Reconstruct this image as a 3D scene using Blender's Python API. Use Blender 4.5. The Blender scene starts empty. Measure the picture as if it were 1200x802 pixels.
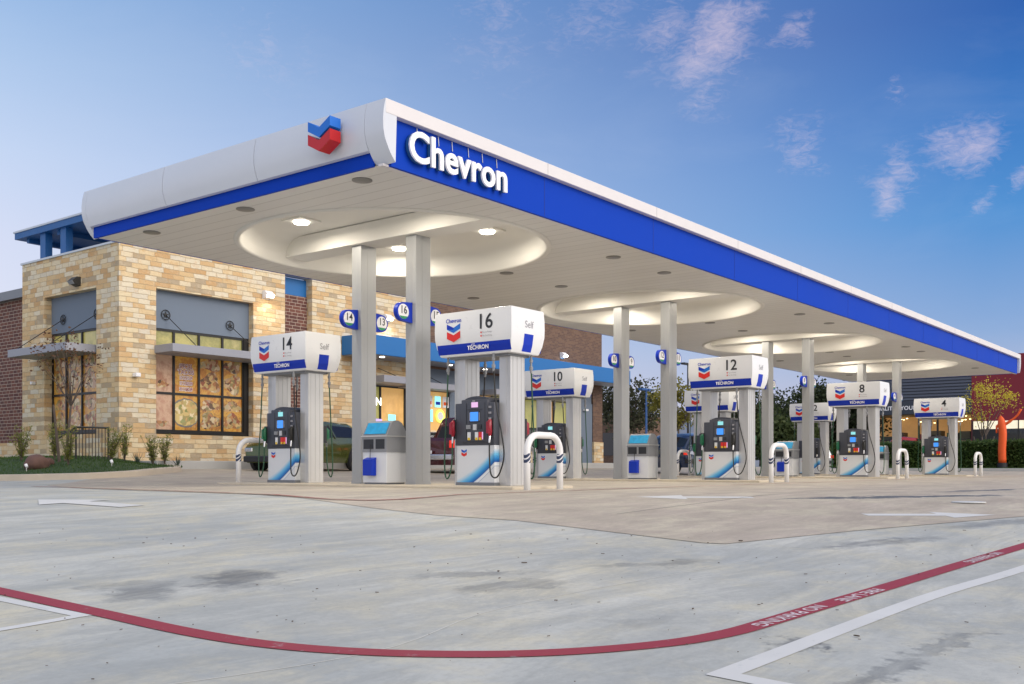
import bpy, bmesh, math, random
from math import radians, sin, cos, pi
from mathutils import Vector, Matrix, Euler

S = bpy.context.scene
COL = S.collection
# ------------------------------------------------------------------ camera
HEAD = radians(37.8)
cd = bpy.data.cameras.new('camera'); cam = bpy.data.objects.new('camera', cd); COL.objects.link(cam)
cam.location = (0, 0, 0.33); cam.rotation_euler = (pi/2, 0, HEAD - pi/2)
cd.sensor_width = 36.0; cd.lens = 36.0*1186/1200; cd.shift_y = 146.0/1200
cd.clip_start = 0.05; cd.clip_end = 3000
S.camera = cam
# ------------------------------------------------------------------ exposure
S.view_settings.view_transform = 'Standard'; S.view_settings.look = 'None'
S.view_settings.gamma = 1; S.view_settings.exposure = 0.22; S.view_settings.use_curve_mapping = False

def lin(c):
    return tuple((x/255/12.92 if x/255 <= .04045 else ((x/255+.055)/1.055)**2.4) for x in c)
# ------------------------------------------------------------------ sky
W = bpy.data.worlds.new("World"); S.world = W; W.use_nodes = True
nt = W.node_tree; nt.nodes.clear()
class NT:
    """short-hand for building node trees"""
    def __init__(s, t): s.t = t
    def n(s, typ, **kw):
        x = s.t.nodes.new(typ)
        for k, v in kw.items():
            if k.startswith('_'): continue
            setattr(x, k, v)
        return x
    def link(s, a, b): s.t.links.new(a, b)
    def put(s, sock, v):
        if isinstance(v, bpy.types.NodeSocket): s.link(v, sock)
        else: sock.default_value = v
    def math(s, op, a, b=0.0, c=0.0, clamp=False):
        x = s.n('ShaderNodeMath', operation=op, use_clamp=clamp)
        s.put(x.inputs[0], a); s.put(x.inputs[1], b); s.put(x.inputs[2], c); return x.outputs[0]
    def vmath(s, op, a, b=(0, 0, 0)):
        x = s.n('ShaderNodeVectorMath', operation=op); s.put(x.inputs[0], a); s.put(x.inputs[1], b)
        return x.outputs[1] if op in ('DOT_PRODUCT', 'LENGTH', 'DISTANCE') else x.outputs[0]
    def mix(s, f, a, b, mode='MIX'):
        x = s.n('ShaderNodeMix', data_type='RGBA', blend_type=mode)
        s.put(x.inputs[0], f)
        for sk, v in ((x.inputs[6], a), (x.inputs[7], b)):
            s.put(sk, v if isinstance(v, bpy.types.NodeSocket) else (*v[:3], 1))
        return x.outputs[2]
    def ramp(s, f, stops, interp='LINEAR'):
        x = s.n('ShaderNodeValToRGB'); x.color_ramp.interpolation = interp
        e = x.color_ramp.elements
        while len(e) < len(stops): e.new(.5)
        for el, (p, c) in zip(e, stops): el.position = p; el.color = (*c[:3], 1)
        s.put(x.inputs[0], f); return x.outputs[0]
    def noise(s, vec, scale, detail=4, rough=.55, dist=0.0, col=False):
        x = s.n('ShaderNodeTexNoise'); s.put(x.inputs['Vector'], vec)
        x.inputs['Scale'].default_value = scale; x.inputs['Detail'].default_value = detail
        x.inputs['Roughness'].default_value = rough; x.inputs['Distortion'].default_value = dist
        return x.outputs[1 if col else 0]
w = NT(nt)
SUN_EL, SUN_AZ = radians(26), radians(278)       # the afterglow: behind the camera and to its right
gen = w.n('ShaderNodeTexCoord').outputs['Generated']
sep = w.n('ShaderNodeSeparateXYZ'); w.link(gen, sep.inputs[0]); el = sep.outputs[2]
Rv = (sin(HEAD), -cos(HEAD), 0); Fv = (cos(HEAD), sin(HEAD), 0)
side = w.math('MULTIPLY_ADD', w.vmath('DOT_PRODUCT', gen, Rv), 1.15, .52, clamp=True)
left = w.ramp(el, [(0, lin((204, 196, 216))), (.10, lin((216, 214, 230))), (.20, lin((208, 212, 233))), (.27, lin((194, 208, 234))),
                   (.34, lin((172, 196, 229))), (.42, lin((142, 178, 222))), (1, lin((30, 80, 160)))])
right = w.ramp(el, [(0, lin((186, 176, 202))), (.06, lin((170, 174, 206))), (.12, lin((128, 158, 206))),
                    (.22, lin((62, 134, 202))), (.30, lin((36, 110, 188))), (.38, lin((14, 84, 168))), (1, lin((8, 45, 110)))])
skyc = w.mix(side, left, right)
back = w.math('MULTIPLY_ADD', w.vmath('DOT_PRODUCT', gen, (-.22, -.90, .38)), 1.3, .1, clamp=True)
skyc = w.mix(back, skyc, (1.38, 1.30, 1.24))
# small high clouds, lit pink from low down
blobs = [((0.828, 0.419, 0.374), .055, 1.0), ((0.827, 0.402, 0.392), .05, 1.0), ((0.800, 0.450, 0.396), .075, .50), ((0.856, 0.358, 0.372), .024, .65),
         ((0.925, 0.276, 0.263), .035, .8), ((0.933, 0.228, 0.279), .038, .8), ((0.925, 0.294, 0.24), .03, .8), ((0.887, 0.355, 0.296), .045, .55),
         ((0.717, 0.566, 0.406), .10, .35), ((0.951, 0.191, 0.243), .02, .7), ((0.949, 0.221, 0.227), .025, .8), ((0.907, 0.274, 0.321), .014, .6),
         ((0.571, 0.731, 0.373), .08, .3), ((0.76, 0.50, 0.41), .07, .4), ((.84, .43, .33), .04, .5)]
warp = w.noise(gen, 9, 3, .6, col=True)
gw = w.vmath('ADD', gen, w.vmath('SCALE', w.vmath('SUBTRACT', warp, (.5, .5, .5))))
gw.node.inputs[1].default_value = (0, 0, 0)
sc = [n_ for n_ in nt.nodes if n_.type == 'VECT_MATH' and n_.operation == 'SCALE'][0]; sc.inputs['Scale'].default_value = .09
w.link(sc.outputs[0], gw.node.inputs[1])
cover = None
for d, r, a in blobs:
    dist = w.vmath('DISTANCE', gw, d)
    m = w.math('MULTIPLY', w.math('SUBTRACT', 1.0, w.math('DIVIDE', dist, r*1.0), clamp=True), a)
    cover = m if cover is None else w.math('MAXIMUM', cover, m)
cvec = w.vmath('MULTIPLY', gen, (1, 1, 2.4))
cn = w.math('ADD', w.math('MULTIPLY', w.noise(cvec, 70, 9, .72, 1.2), .6), w.math('MULTIPLY', w.noise(w.vmath('MULTIPLY', gen, (1, .55, 1.9)), 22, 5, .6, 1.0), .4))
cl = w.math('MULTIPLY', w.math('SUBTRACT', w.math('ADD', cn, w.math('MULTIPLY', cover, .42)), .595), 2.3, clamp=True)
cl = w.math('MULTIPLY', cl, w.math('MULTIPLY', cover, 2.2, clamp=True), clamp=True)
thin = w.noise(w.vmath('MULTIPLY', gen, (1, 1, 3.0)), 5, 6, .6, .4)
thin = w.math('MULTIPLY', w.math('SUBTRACT', thin, .50, clamp=True), .30)
skyc = w.mix(w.math('MULTIPLY', cl, .66), skyc, lin((240, 216, 224)))
skyc = w.mix(thin, skyc, lin((204, 214, 232)))
nish = w.n('ShaderNodeTexSky', sky_type='NISHITA'); nish.sun_disc = False
nish.sun_elevation = SUN_EL; nish.sun_rotation = pi/2 - SUN_AZ
bg1 = w.n('ShaderNodeBackground'); bg1.inputs[1].default_value = .02; w.link(nish.outputs[0], bg1.inputs[0])
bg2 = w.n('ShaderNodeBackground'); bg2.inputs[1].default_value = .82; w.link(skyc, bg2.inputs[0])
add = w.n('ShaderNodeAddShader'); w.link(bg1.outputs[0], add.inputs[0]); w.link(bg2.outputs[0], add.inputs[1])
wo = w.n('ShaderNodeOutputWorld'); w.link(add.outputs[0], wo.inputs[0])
# ------------------------------------------------------------------ the low soft afterglow as the sun
sd = bpy.data.lights.new('sun', 'SUN'); sd.energy = 1.25; sd.angle = radians(35); sd.color = (1.0, .92, .86)
sun = bpy.data.objects.new('sun', sd); COL.objects.link(sun)
sdir = Vector((cos(SUN_EL)*cos(SUN_AZ), cos(SUN_EL)*sin(SUN_AZ), sin(SUN_EL)))
sun.rotation_euler = sdir.to_track_quat('Z', 'Y').to_euler(); sun.location = (0, -10, 20)

# ================================================================== helpers
def tag(o, label=None, cat=None, group=None, kind=None):
    if label: o['label'] = label
    if cat: o['category'] = cat
    if group: o['group'] = group
    if kind: o['kind'] = kind
    return o
def empty(name, loc=(0, 0, 0), rz=0, label=None, cat=None, group=None):
    o = bpy.data.objects.new(name, None); COL.objects.link(o); o.location = loc; o.rotation_euler = (0, 0, rz)
    o.empty_display_size = .2
    return tag(o, label, cat, group)
KIDS = {}
class MB:
    """collects shapes in one bmesh, then links them as ONE mesh object"""
    def __init__(s): s.b = bmesh.new()
    def box(s, x0, x1, y0, y1, z0, z1, bev=0, M=None):
        vs = [s.b.verts.new((x, y, z)) for x in (x0, x1) for y in (y0, y1) for z in (z0, z1)]
        fs = [(0, 1, 3, 2), (4, 6, 7, 5), (0, 4, 5, 1), (2, 3, 7, 6), (0, 2, 6, 4), (1, 5, 7, 3)]
        F_ = [s.b.faces.new([vs[i] for i in f]) for f in fs]
        if bev:
            es = list({e for f in F_ for e in f.edges})
            r = bmesh.ops.bevel(s.b, geom=es, offset=bev, segments=2, affect='EDGES', profile=.5)
            vs = list({v for f in r['faces'] for v in f.verts} | {v for v in vs if v.is_valid})
        if M is not None:
            for v in vs: v.co = M @ v.co
        return s
    def quad(s, *p):
        s.b.faces.new([s.b.verts.new(q) for q in p]); return s
    def poly(s, pts): return s.quad(*pts)
    def prism(s, pts, vec, caps=True):
        """pts: 3D polygon; extruded by vec"""
        v = Vector(vec); a = [s.b.verts.new(p) for p in pts]; b = [s.b.verts.new(Vector(p)+v) for p in pts]
        n = len(a)
        if caps: s.b.faces.new(a[::-1]); s.b.faces.new(b)
        for i in range(n): s.b.faces.new((a[i], a[(i+1) % n], b[(i+1) % n], b[i]))
        return s
    def tube(s, path, r, seg=8, caps=True):
        """path of points; r a number or a list"""
        P = [Vector(p) for p in path]; rings = []
        up = None
        for i, p in enumerate(P):
            t = (P[min(i+1, len(P)-1)] - P[max(i-1, 0)]).normalized()
            if up is None: up = t.orthogonal().normalized()
            up = (up - t*up.dot(t)); up = up.normalized() if up.length > 1e-5 else t.orthogonal().normalized()
            sd_ = t.cross(up); rr = r[i] if isinstance(r, (list, tuple)) else r
            rings.append([s.b.verts.new(p + up*cos(a)*rr + sd_*sin(a)*rr) for a in [2*pi*k/seg for k in range(seg)]])
        for A, B in zip(rings, rings[1:]):
            for k in range(seg): s.b.faces.new((A[k], A[(k+1) % seg], B[(k+1) % seg], B[k]))
        if caps and len(rings) > 1: s.b.faces.new(rings[0][::-1]); s.b.faces.new(rings[-1])
        return s
    def loft(s, rings, caps=True, closed=True):
        R_ = [[s.b.verts.new(p) for p in r] for r in rings]; n = len(R_[0])
        for A, B in zip(R_, R_[1:]):
            for k in range(n if closed else n-1): s.b.faces.new((A[k], A[(k+1) % n], B[(k+1) % n], B[k]))
        if caps: s.b.faces.new(R_[0][::-1]); s.b.faces.new(R_[-1])
        return s
    def disc(s, c, r, axis='Z', seg=24, h=0.0):
        c = Vector(c); pts = []
        for k in range(seg):
            a = 2*pi*k/seg
            pts.append(c + Vector({'Z': (cos(a)*r, sin(a)*r, 0), 'X': (0, cos(a)*r, sin(a)*r), 'Y': (cos(a)*r, 0, sin(a)*r)}[axis]))
        if h: s.prism(pts, {'Z': (0, 0, h), 'X': (h, 0, 0), 'Y': (0, h, 0)}[axis])
        else: s.poly(pts)
        return s
    def build(s, name, mat, parent=None, smooth=False, loc=(0, 0, 0), keepn=False):
        if not keepn: bmesh.ops.recalc_face_normals(s.b, faces=s.b.faces[:])
        me = bpy.data.meshes.new(name); s.b.to_mesh(me); s.b.free()
        me.materials.append(mat)
        if smooth:
            for p in me.polygons: p.use_smooth = True
            if smooth != 'all': me.set_sharp_from_angle(angle=radians(38))
        o = bpy.data.objects.new(name, me); COL.objects.link(o); o.location = loc
        if parent is not None: o.parent = parent; KIDS.setdefault(parent.name, []).append(o)
        return o
def copy_tree(o, parent=None):
    c = o.copy(); COL.objects.link(c)
    if parent is not None: c.parent = parent; KIDS.setdefault(parent.name, []).append(c)
    for ch in list(KIDS.get(o.name, [])): copy_tree(ch, c)
    return c
def catmull(pts, n=8):
    P = [Vector(p) for p in pts]; P = [2*P[0]-P[1]] + P + [2*P[-1]-P[-2]]; out = []
    for i in range(1, len(P)-2):
        for k in range(n):
            t = k/n; a, b, c, d = P[i-1:i+3]
            out.append(.5*((2*b)+(c-a)*t+(2*a-5*b+4*c-d)*t*t+(3*b-a-3*c+d)*t**3))
    out.append(P[-2]); return out
AX = {'-X': ((0, -1, 0), (0, 0, 1), (-1, 0, 0)), '+X': ((0, 1, 0), (0, 0, 1), (1, 0, 0)), '-Y': ((1, 0, 0), (0, 0, 1), (0, -1, 0)),
      'up': ((1, 0, 0), (0, 1, 0), (0, 0, 1))}
TC = {}
def text_mesh(s, size, ext=0.0, bold=0.0, xs=1.0, align='CENTER', face='-X', axes=None, spacing=1.0):
    key = (s, size, ext, bold, xs, align, face, str(axes), spacing)
    if key in TC: return TC[key]
    cu = bpy.data.curves.new('t', 'FONT'); cu.body = s; cu.size = size; cu.extrude = ext; cu.offset = bold
    cu.align_x = align; cu.align_y = 'CENTER'; cu.resolution_u = 4; cu.space_character = spacing
    to = bpy.data.objects.new('t', cu); COL.objects.link(to)
    dg = bpy.context.evaluated_depsgraph_get(); me = bpy.data.meshes.new_from_object(to.evaluated_get(dg))
    bpy.data.objects.remove(to); bpy.data.curves.remove(cu)
    x, y, z = axes or AX[face]
    M = Matrix((x, y, z)).transposed().to_4x4() @ Matrix.Diagonal((xs, 1, 1, 1))
    me.transform(M); me.materials.clear(); TC[key] = me
    return me
def text(name, s, size, mat, loc, parent=None, **kw):
    me = text_mesh(s, size, **kw)
    if len(me.materials) and me.materials[0] is not mat: me = me.copy(); me.materials.clear()
    if not len(me.materials): me.materials.append(mat)
    o = bpy.data.objects.new(name, me); COL.objects.link(o); o.location = loc
    if parent is not None: o.parent = parent; KIDS.setdefault(parent.name, []).append(o)
    return o

# ================================================================== materials
def M_(name, rgb, rough=.6, metal=0.0, var=.0, vs=3.0, bump=.0, bs=40., emit=None, es=0.0, coat=0.0, spec=.5, alpha=None):
    m = bpy.data.materials.new(name); m.use_nodes = True; t = m.node_tree; b = t.nodes['Principled BSDF']; q = NT(t)
    b.inputs['Base Color'].default_value = (*rgb, 1); b.inputs['Roughness'].default_value = rough
    b.inputs['Metallic'].default_value = metal; b.inputs['Coat Weight'].default_value = coat
    b.inputs['Specular IOR Level'].default_value = spec
    co = q.n('ShaderNodeTexCoord').outputs['Object']
    if var:
        nz = q.noise(co, vs, 5, .6)
        q.link(q.mix(nz, tuple(c*(1-var) for c in rgb), tuple(min(1, c*(1+var)) for c in rgb)), b.inputs['Base Color'])
        q.link(q.math('MULTIPLY_ADD', nz, .2, rough-.1), b.inputs['Roughness'])
    if bump:
        bn = q.n('ShaderNodeBump'); bn.inputs['Strength'].default_value = bump; bn.inputs['Distance'].default_value = .02
        q.link(q.noise(co, bs, 4, .6), bn.inputs['Height']); q.link(bn.outputs[0], b.inputs['Normal'])
    if emit: b.inputs['Emission Color'].default_value = (*emit, 1); b.inputs['Emission Strength'].default_value = es
    return m
white_panel = M_('white_panel', (.62, .65, .72), .38, var=.04, vs=1.2, coat=.2)
rim_white = M_('rim_white', (.69, .665, .68), .5, var=.05)
band_blue = M_('band_blue', (.001, .046, .44), .6, var=.05, vs=.5, spec=.12)
band_blue2 = M_('valance_blue', (.004, .035, .46), .4, spec=.3)
bright_blue = M_('bright_blue', (.008, .15, .62), .4)
red = M_('emblem_red', (.50, .008, .012), .35)
red_sign = M_('sign_red', (.70, .02, .015), .4)
txt_dark = M_('text_dark', (.02, .022, .03), .5)
txt_white = M_('text_white', (.85, .85, .88), .4)
txt_grey = M_('text_grey', (.30, .30, .33), .5)
valance_white = M_('valance_white', (.72, .73, .75), .30, var=.02, coat=.3, emit=(1, .98, .95), es=.06)
alu = M_('brushed_metal', (.58, .58, .58), .32, .45, var=.06, vs=1.5)
alu_dark = M_('dark_metal', (.20, .21, .23), .4, .3, var=.08)
col_paint = M_('column_paint', (.38, .39, .40), .42, .25, var=.06, vs=1.1)
plastic_grey = M_('plastic_grey', (.055, .06, .08), .5, var=.12, vs=4)
plastic_dark = M_('plastic_dark', (.02, .022, .028), .45)
plastic_mid = M_('plastic_mid', (.26, .27, .29), .5, var=.06)
rubber = M_('black_rubber', (.012, .012, .012), .5)
hose_green = M_('green_hose', (.018, .075, .035), .45)
handle_green = M_('green_handle', (.01, .13, .06), .4)
nozzle_red = M_('red_handle', (.30, .012, .03), .38)
chrome = M_('chrome', (.7, .7, .72), .18, .95)
lower_white = M_('lower_panel_white', (.72, .74, .77), .35, var=.04, vs=2)
yellow = M_('button_yellow', (.75, .50, .02), .4)
screen_blue = M_('screen_blue', (.02, .08, .3), .2, emit=(.05, .28, .85), es=.9)
screen_pink = M_('screen_pink', (.3, .2, .3), .2, emit=(.75, .45, .75), es=.75)
screen_teal = M_('screen_teal', (.1, .3, .3), .2, emit=(.3, .75, .8), es=.7)
sticker_cyan = M_('sticker_cyan', (.03, .36, .68), .35, var=.35, vs=9)
bollard_white = M_('bollard_white', (.76, .76, .77), .45, var=.05, vs=5)
lamp_on = M_('lamp_lit', (.9, .9, .85), .4, emit=(1, .93, .78), es=9)
lamp_off = M_('lamp_dark', (.20, .195, .18), .35)
lamp_wall = M_('wall_lamp_lit', (.9, .9, .9), .4, emit=(1, .86, .66), es=14)
black_frame = M_('black_frame', (.012, .012, .013), .4)
grey_panel = M_('grey_stucco', (.145, .185, .245), .7, var=.05, vs=2, bump=.15)
awning_grey = M_('awning_grey', (.30, .31, .36), .45, .1, var=.04)
awning_blue = M_('store_fascia_blue', (.008, .14, .42), .45, var=.05, vs=.6)
pergola_blue = M_('pergola_blue', (.008, .10, .32), .45, var=.06)
coping = M_('coping', (.55, .60, .68), .5)
orange_tube = M_('orange_fabric', (.80, .10, .01), .6, var=.12, vs=6)
bark = M_('bark', (.11, .085, .07), .9, var=.3, vs=12, bump=.5)
rock = M_('rock', (.14, .075, .06), .85, var=.25, vs=6, bump=.6, bs=14)
tyre = M_('tyre', (.014, .014, .015), .75)
car_glass = M_('car_glass', (.010, .011, .013), .12, spec=.35)
mulch = M_('mulch', (.05, .03, .02), .9, var=.3, vs=20)

def soffit_mat():
    m = M_('soffit', (.72, .71, .68), .38); t = m.node_tree; q = NT(t); b = t.nodes['Principled BSDF']
    co = q.n('ShaderNodeTexCoord').outputs['Object']; sp = q.n('ShaderNodeSeparateXYZ'); q.link(co, sp.inputs[0])
    fr = q.math('FRACT', q.math('MULTIPLY', sp.outputs[0], 1/.31))
    g = q.math('LESS_THAN', fr, .08)
    pl = q.math('FLOOR', q.math('MULTIPLY', sp.outputs[0], 1/.31))
    wn = q.n('ShaderNodeTexWhiteNoise', noise_dimensions='1D'); q.link(pl, wn.inputs['W'])
    tone = q.math('MULTIPLY_ADD', wn.outputs[0], .05, .95)
    c = q.mix(g, (.72, .71, .68), (.57, .56, .53))
    cc = q.n('ShaderNodeVectorMath', operation='SCALE'); q.link(c, cc.inputs[0]); q.link(tone, cc.inputs['Scale'])
    q.link(cc.outputs[0], b.inputs['Base Color'])
    bn = q.n('ShaderNodeBump'); bn.inputs['Strength'].default_value = .6; bn.inputs['Distance'].default_value = .03
    nz = q.noise(q.vmath('MULTIPLY', co, (2.2, .35, 1)), 1.0, 2, .5)
    h = q.math('SUBTRACT', q.math('MULTIPLY', nz, .35), g)
    q.link(h, bn.inputs['Height']); q.link(bn.outputs[0], b.inputs['Normal'])
    return m
soffit = soffit_mat()
seam_m = M_('seam_blue', (.001, .03, .30), .7); seam_g = M_('seam_grey', (.36, .36, .38), .7)
cove = M_('cove_paint', (.73, .715, .67), .6)

def masonry(name, cols, mortar, bw, rh, ms, rough=.85, bump=.5, jitter=0.0, tone=.25, clouds=False):
    m = M_(name, cols[0], rough); t = m.node_tree; q = NT(t); b = t.nodes['Principled BSDF']
    co = q.n('ShaderNodeTexCoord').outputs['Object']; sp = q.n('ShaderNodeSeparateXYZ'); q.link(co, sp.inputs[0])
    cb = q.n('ShaderNodeCombineXYZ'); q.link(q.math('ADD', sp.outputs[0], sp.outputs[1]), cb.inputs[0]); q.link(sp.outputs[2], cb.inputs[1])
    v = cb.outputs[0]
    if jitter:
        nz = q.noise(q.vmath('MULTIPLY', v, (1.2, 2.0, 1)), 3, 2, .5, col=True)
        s_ = q.n('ShaderNodeVectorMath', operation='SCALE'); q.link(q.vmath('SUBTRACT', nz, (.5, .5, .5)), s_.inputs[0]); s_.inputs['Scale'].default_value = jitter
        v = q.vmath('ADD', v, s_.outputs[0])
    br = q.n('ShaderNodeTexBrick'); q.link(v, br.inputs['Vector'])
    br.inputs['Color1'].default_value = (0, 0, 0, 1); br.inputs['Color2'].default_value = (1, 1, 1, 1); br.inputs['Mortar'].default_value = (.5, .5, .5, 1)
    br.inputs['Scale'].default_value = 1; br.inputs['Mortar Size'].default_value = ms; br.inputs['Brick Width'].default_value = bw
    br.inputs['Row Height'].default_value = rh; br.inputs['Mortar Smooth'].default_value = .3; br.inputs['Bias'].default_value = 0
    br.offset = .43; br.squash = 1.35; br.squash_frequency = 3
    n = len(cols); st = [(min(.999, i/(n-1)), c) for i, c in enumerate(cols)]
    rc = q.ramp(br.outputs[0], st, 'CONSTANT')
    fine = q.noise(co, 9, 6, .7)
    rc = q.mix(q.math('MULTIPLY', fine, tone*2, clamp=True), rc, tuple(c*.55 for c in cols[n//2]))
    if clouds:
        rc = q.mix(q.ramp(q.noise(co, 3.2, 6, .75), [(.52, (0, 0, 0)), (.76, (.5, .5, .5))]), rc, (.74, .64, .46))
        rc = q.mix(q.ramp(q.noise(q.vmath('ADD', co, (7, 3, 5)), 4.5, 6, .75), [(.52, (0, 0, 0)), (.70, (.6, .6, .6))]), rc, (.60, .34, .13))
    q.link(q.mix(br.outputs['Fac'], rc, mortar), b.inputs['Base Color'])
    bn = q.n('ShaderNodeBump'); bn.inputs['Strength'].default_value = bump; bn.inputs['Distance'].default_value = .03
    q.link(q.math('ADD', q.math('MULTIPLY', br.outputs['Fac'], -1.0), q.math('MULTIPLY', fine, .9)), bn.inputs['Height']); q.link(bn.outputs[0], b.inputs['Normal'])
    return m
stone = masonry('limestone_blocks', [(.76, .65, .46), (.66, .44, .22), (.75, .59, .36), (.70, .64, .52), (.58, .36, .17), (.77, .65, .43), (.44, .35, .24), (.72, .54, .31), (.77, .69, .53), (.68, .48, .25), (.64, .57, .46)],
                (.56, .43, .26), .40, .15, .007, bump=1.0, jitter=.05, tone=.16, clouds=True)
brick_brown = masonry('brown_brick', [(.15, .085, .058), (.20, .115, .075), (.13, .075, .055), (.18, .10, .065)], (.20, .15, .12), .22, .075, .006)
brick_red = masonry('red_brick', [(.16, .062, .050), (.20, .08, .058), (.12, .050, .045), (.18, .07, .05)], (.42, .34, .28), .26, .115, .011)

def concrete(name, a, b_, stains=()):
    m = M_(name, a, .7); t = m.node_tree; q = NT(t); b = t.nodes['Principled BSDF']
    co = q.n('ShaderNodeTexCoord').outputs['Object']
    rot = q.n('ShaderNodeMapping'); q.link(co, rot.inputs[0]); rot.inputs['Rotation'].default_value = (0, 0, -(HEAD-pi/2)); rot.inputs['Scale'].default_value = (1, 1, 1)
    st = q.vmath('MULTIPLY', co, (.45, 1.5, 1))
    n1 = q.ramp(q.noise(co, .45, 5, .55), [(.35, (0, 0, 0)), (.65, (1, 1, 1))]); n2 = q.noise(st, 1.3, 7, .65, .5); n3 = q.noise(co, 26, 5, .7); n4 = q.noise(co, 1.6, 6, .7)
    c = q.mix(n1, a, b_)
    c = q.mix(q.ramp(n2, [(.38, (0, 0, 0)), (.68, (.75, .75, .75))]), c, tuple(x*.74 for x in a))
    c = q.mix(q.ramp(n4, [(.46, (0, 0, 0)), (.68, (.8, .8, .8))]), c, (.60, .56, .42))
    n5 = q.noise(q.vmath('ADD', st, (31, 7, 0)), .9, 8, .7, 1.2)
    c = q.mix(q.ramp(n5, [(.46, (0, 0, 0)), (.54, (.38, .38, .38)), (.60, (.08, .08, .08)), (.70, (.5, .5, .5))]), c, tuple(x*.66 for x in a))
    c = q.mix(q.ramp(n3, [(.35, (.25, .25, .25)), (.55, (0, 0, 0))]), c, tuple(x*.6 for x in a))
    wv = q.noise(co, 2.2, 5, .7, col=True); sw = q.n('ShaderNodeVectorMath', operation='SCALE'); q.link(q.vmath('SUBTRACT', wv, (.5, .5, .5)), sw.inputs[0]); sw.inputs['Scale'].default_value = .9
    cw = q.vmath('ADD', co, sw.outputs[0])
    acc = None
    for (x, y, rx, ry, ang, amt) in stains:
        mp = q.n('ShaderNodeMapping', vector_type='TEXTURE'); q.link(cw, mp.inputs[0]); mp.inputs['Location'].default_value = (x, y, 0)
        mp.inputs['Rotation'].default_value = (0, 0, radians(ang)); mp.inputs['Scale'].default_value = (rx, ry, 50)
        d = q.vmath('LENGTH', mp.outputs[0]); v = q.math('MULTIPLY', q.math('SUBTRACT', 1.0, d, clamp=True), amt*2.2, clamp=False)
        v = q.math('MINIMUM', v, amt)
        acc = v if acc is None else q.math('MAXIMUM', acc, v)
    if acc is not None:
        bl = q.ramp(q.noise(st, 3.0, 6, .7), [(.30, (.25, .25, .25)), (.55, (1, 1, 1))])
        c = q.mix(q.math('MULTIPLY', acc, bl), c, (.11, .12, .13))
    q.link(c, b.inputs['Base Color'])
    q.link(q.math('MULTIPLY_ADD', n2, .35, .50), b.inputs['Roughness'])
    bn = q.n('ShaderNodeBump'); bn.inputs['Strength'].default_value = .25; bn.inputs['Distance'].default_value = .01
    q.link(n3, bn.inputs['Height']); q.link(bn.outputs[0], b.inputs['Normal'])
    return m
STAINS = [(3.85, 5.05, .50, .30, 60, .8), (3.2, 5.1, .42, .24, 80, .6), (4.6, 3.6, .4, .16, -20, .5), (5.9, 3.4, .5, .15, -30, .5), (4.10, 1.62, .26, .10, 0, 1.0),
          (3.85, 1.2, .35, .12, -10, .6), (4.5, 1.2, .35, .08, -10, .7), (8.6, 3.5, 1.0, .3, -35, .55), (4.8, 4.06, .4, .12, -30, .5), (8.1, 2.6, .9, .2, -20, .6), (10.5, 2.2, 1.2, .25, -20, .5), (4.2, 2.4, .3, .12, 0, .25)]
conc_cool = concrete('drive_concrete', (.44, .465, .455), (.62, .62, .56), STAINS)
conc_warm = concrete('apron_concrete', (.46, .40, .33), (.56, .49, .40), [(13.4, 4.1, 2.0, .22, -40, 1.6), (17.2, 3.9, 1.8, .2, -10, 1.6), (15, 9.2, 1.5, .4, 0, .35)])
slab_conc = M_('island_concrete', (.56, .49, .38), .8, var=.12, vs=2.5, bump=.3)
kerb_conc = M_('kerb_concrete', (.52, .45, .36), .85, var=.14, vs=3, bump=.3)
walk_conc = M_('walk_concrete', (.45, .45, .44), .85, var=.1, vs=2, bump=.2)

def paint_mat(name, rgb, wear=.5, under=(.42, .46, .47), sc=9):
    m = M_(name, rgb, .65); t = m.node_tree; q = NT(t); b = t.nodes['Principled BSDF']
    co = q.n('ShaderNodeTexCoord').outputs['Object']
    n = q.noise(co, sc, 8, .75); k = q.ramp(n, [(wear, (0, 0, 0)), (wear+.14, (.85, .85, .85))])
    n2 = q.noise(co, 2.0, 4, .6)
    q.link(q.mix(k, q.mix(n2, rgb, tuple(c*.8 for c in rgb)), under), b.inputs['Base Color']); return m
paint_red = paint_mat('red_line_paint', (.33, .03, .05), .60)
paint_red_far = paint_mat('worn_red_paint', (.36, .10, .09), .47, (.42, .36, .30), 3)
paint_white = paint_mat('white_line_paint', (.70, .71, .70), .58)
paint_stencil = paint_mat('stencil_paint', (.72, .62, .65), .56, (.33, .03, .05), 16)
joint = M_('joint_sealant', (.60, .60, .56), .8)
joint_dark = M_('joint_dark', (.20, .20, .19), .9)

def leaf_mat(name, a, b_, c_):
    m = M_(name, a, .6); t = m.node_tree; q = NT(t); b = t.nodes['Principled BSDF']
    co = q.n('ShaderNodeTexCoord').outputs['Object']; n = q.noise(co, 2.4, 3, .6); n2 = q.noise(co, 17, 2, .5)
    c = q.mix(q.ramp(n, [(.35, (0, 0, 0)), (.65, (1, 1, 1))]), a, b_); c = q.mix(q.ramp(n2, [(.5, (0, 0, 0)), (.7, (1, 1, 1))]), c, c_)
    q.link(c, b.inputs['Base Color']); b.inputs['Specular IOR Level'].default_value = .3
    ge = q.n('ShaderNodeBsdfTranslucent'); q.link(c, ge.inputs[0]); mx = q.n('ShaderNodeMixShader'); mx.inputs[0].default_value = .3
    out = t.nodes['Material Output']; q.link(b.outputs[0], mx.inputs[1]); q.link(ge.outputs[0], mx.inputs[2]); q.link(mx.outputs[0], out.inputs[0])
    return m
leaf_dark = leaf_mat('dark_leaves', (.018, .030, .014), (.040, .058, .022), (.07, .085, .03))
leaf_mid = leaf_mat('mid_leaves', (.035, .060, .018), (.07, .095, .03), (.11, .13, .04))
leaf_oak = leaf_mat('oak_leaves', (.035, .045, .025), (.065, .070, .035), (.11, .10, .06))
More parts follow.
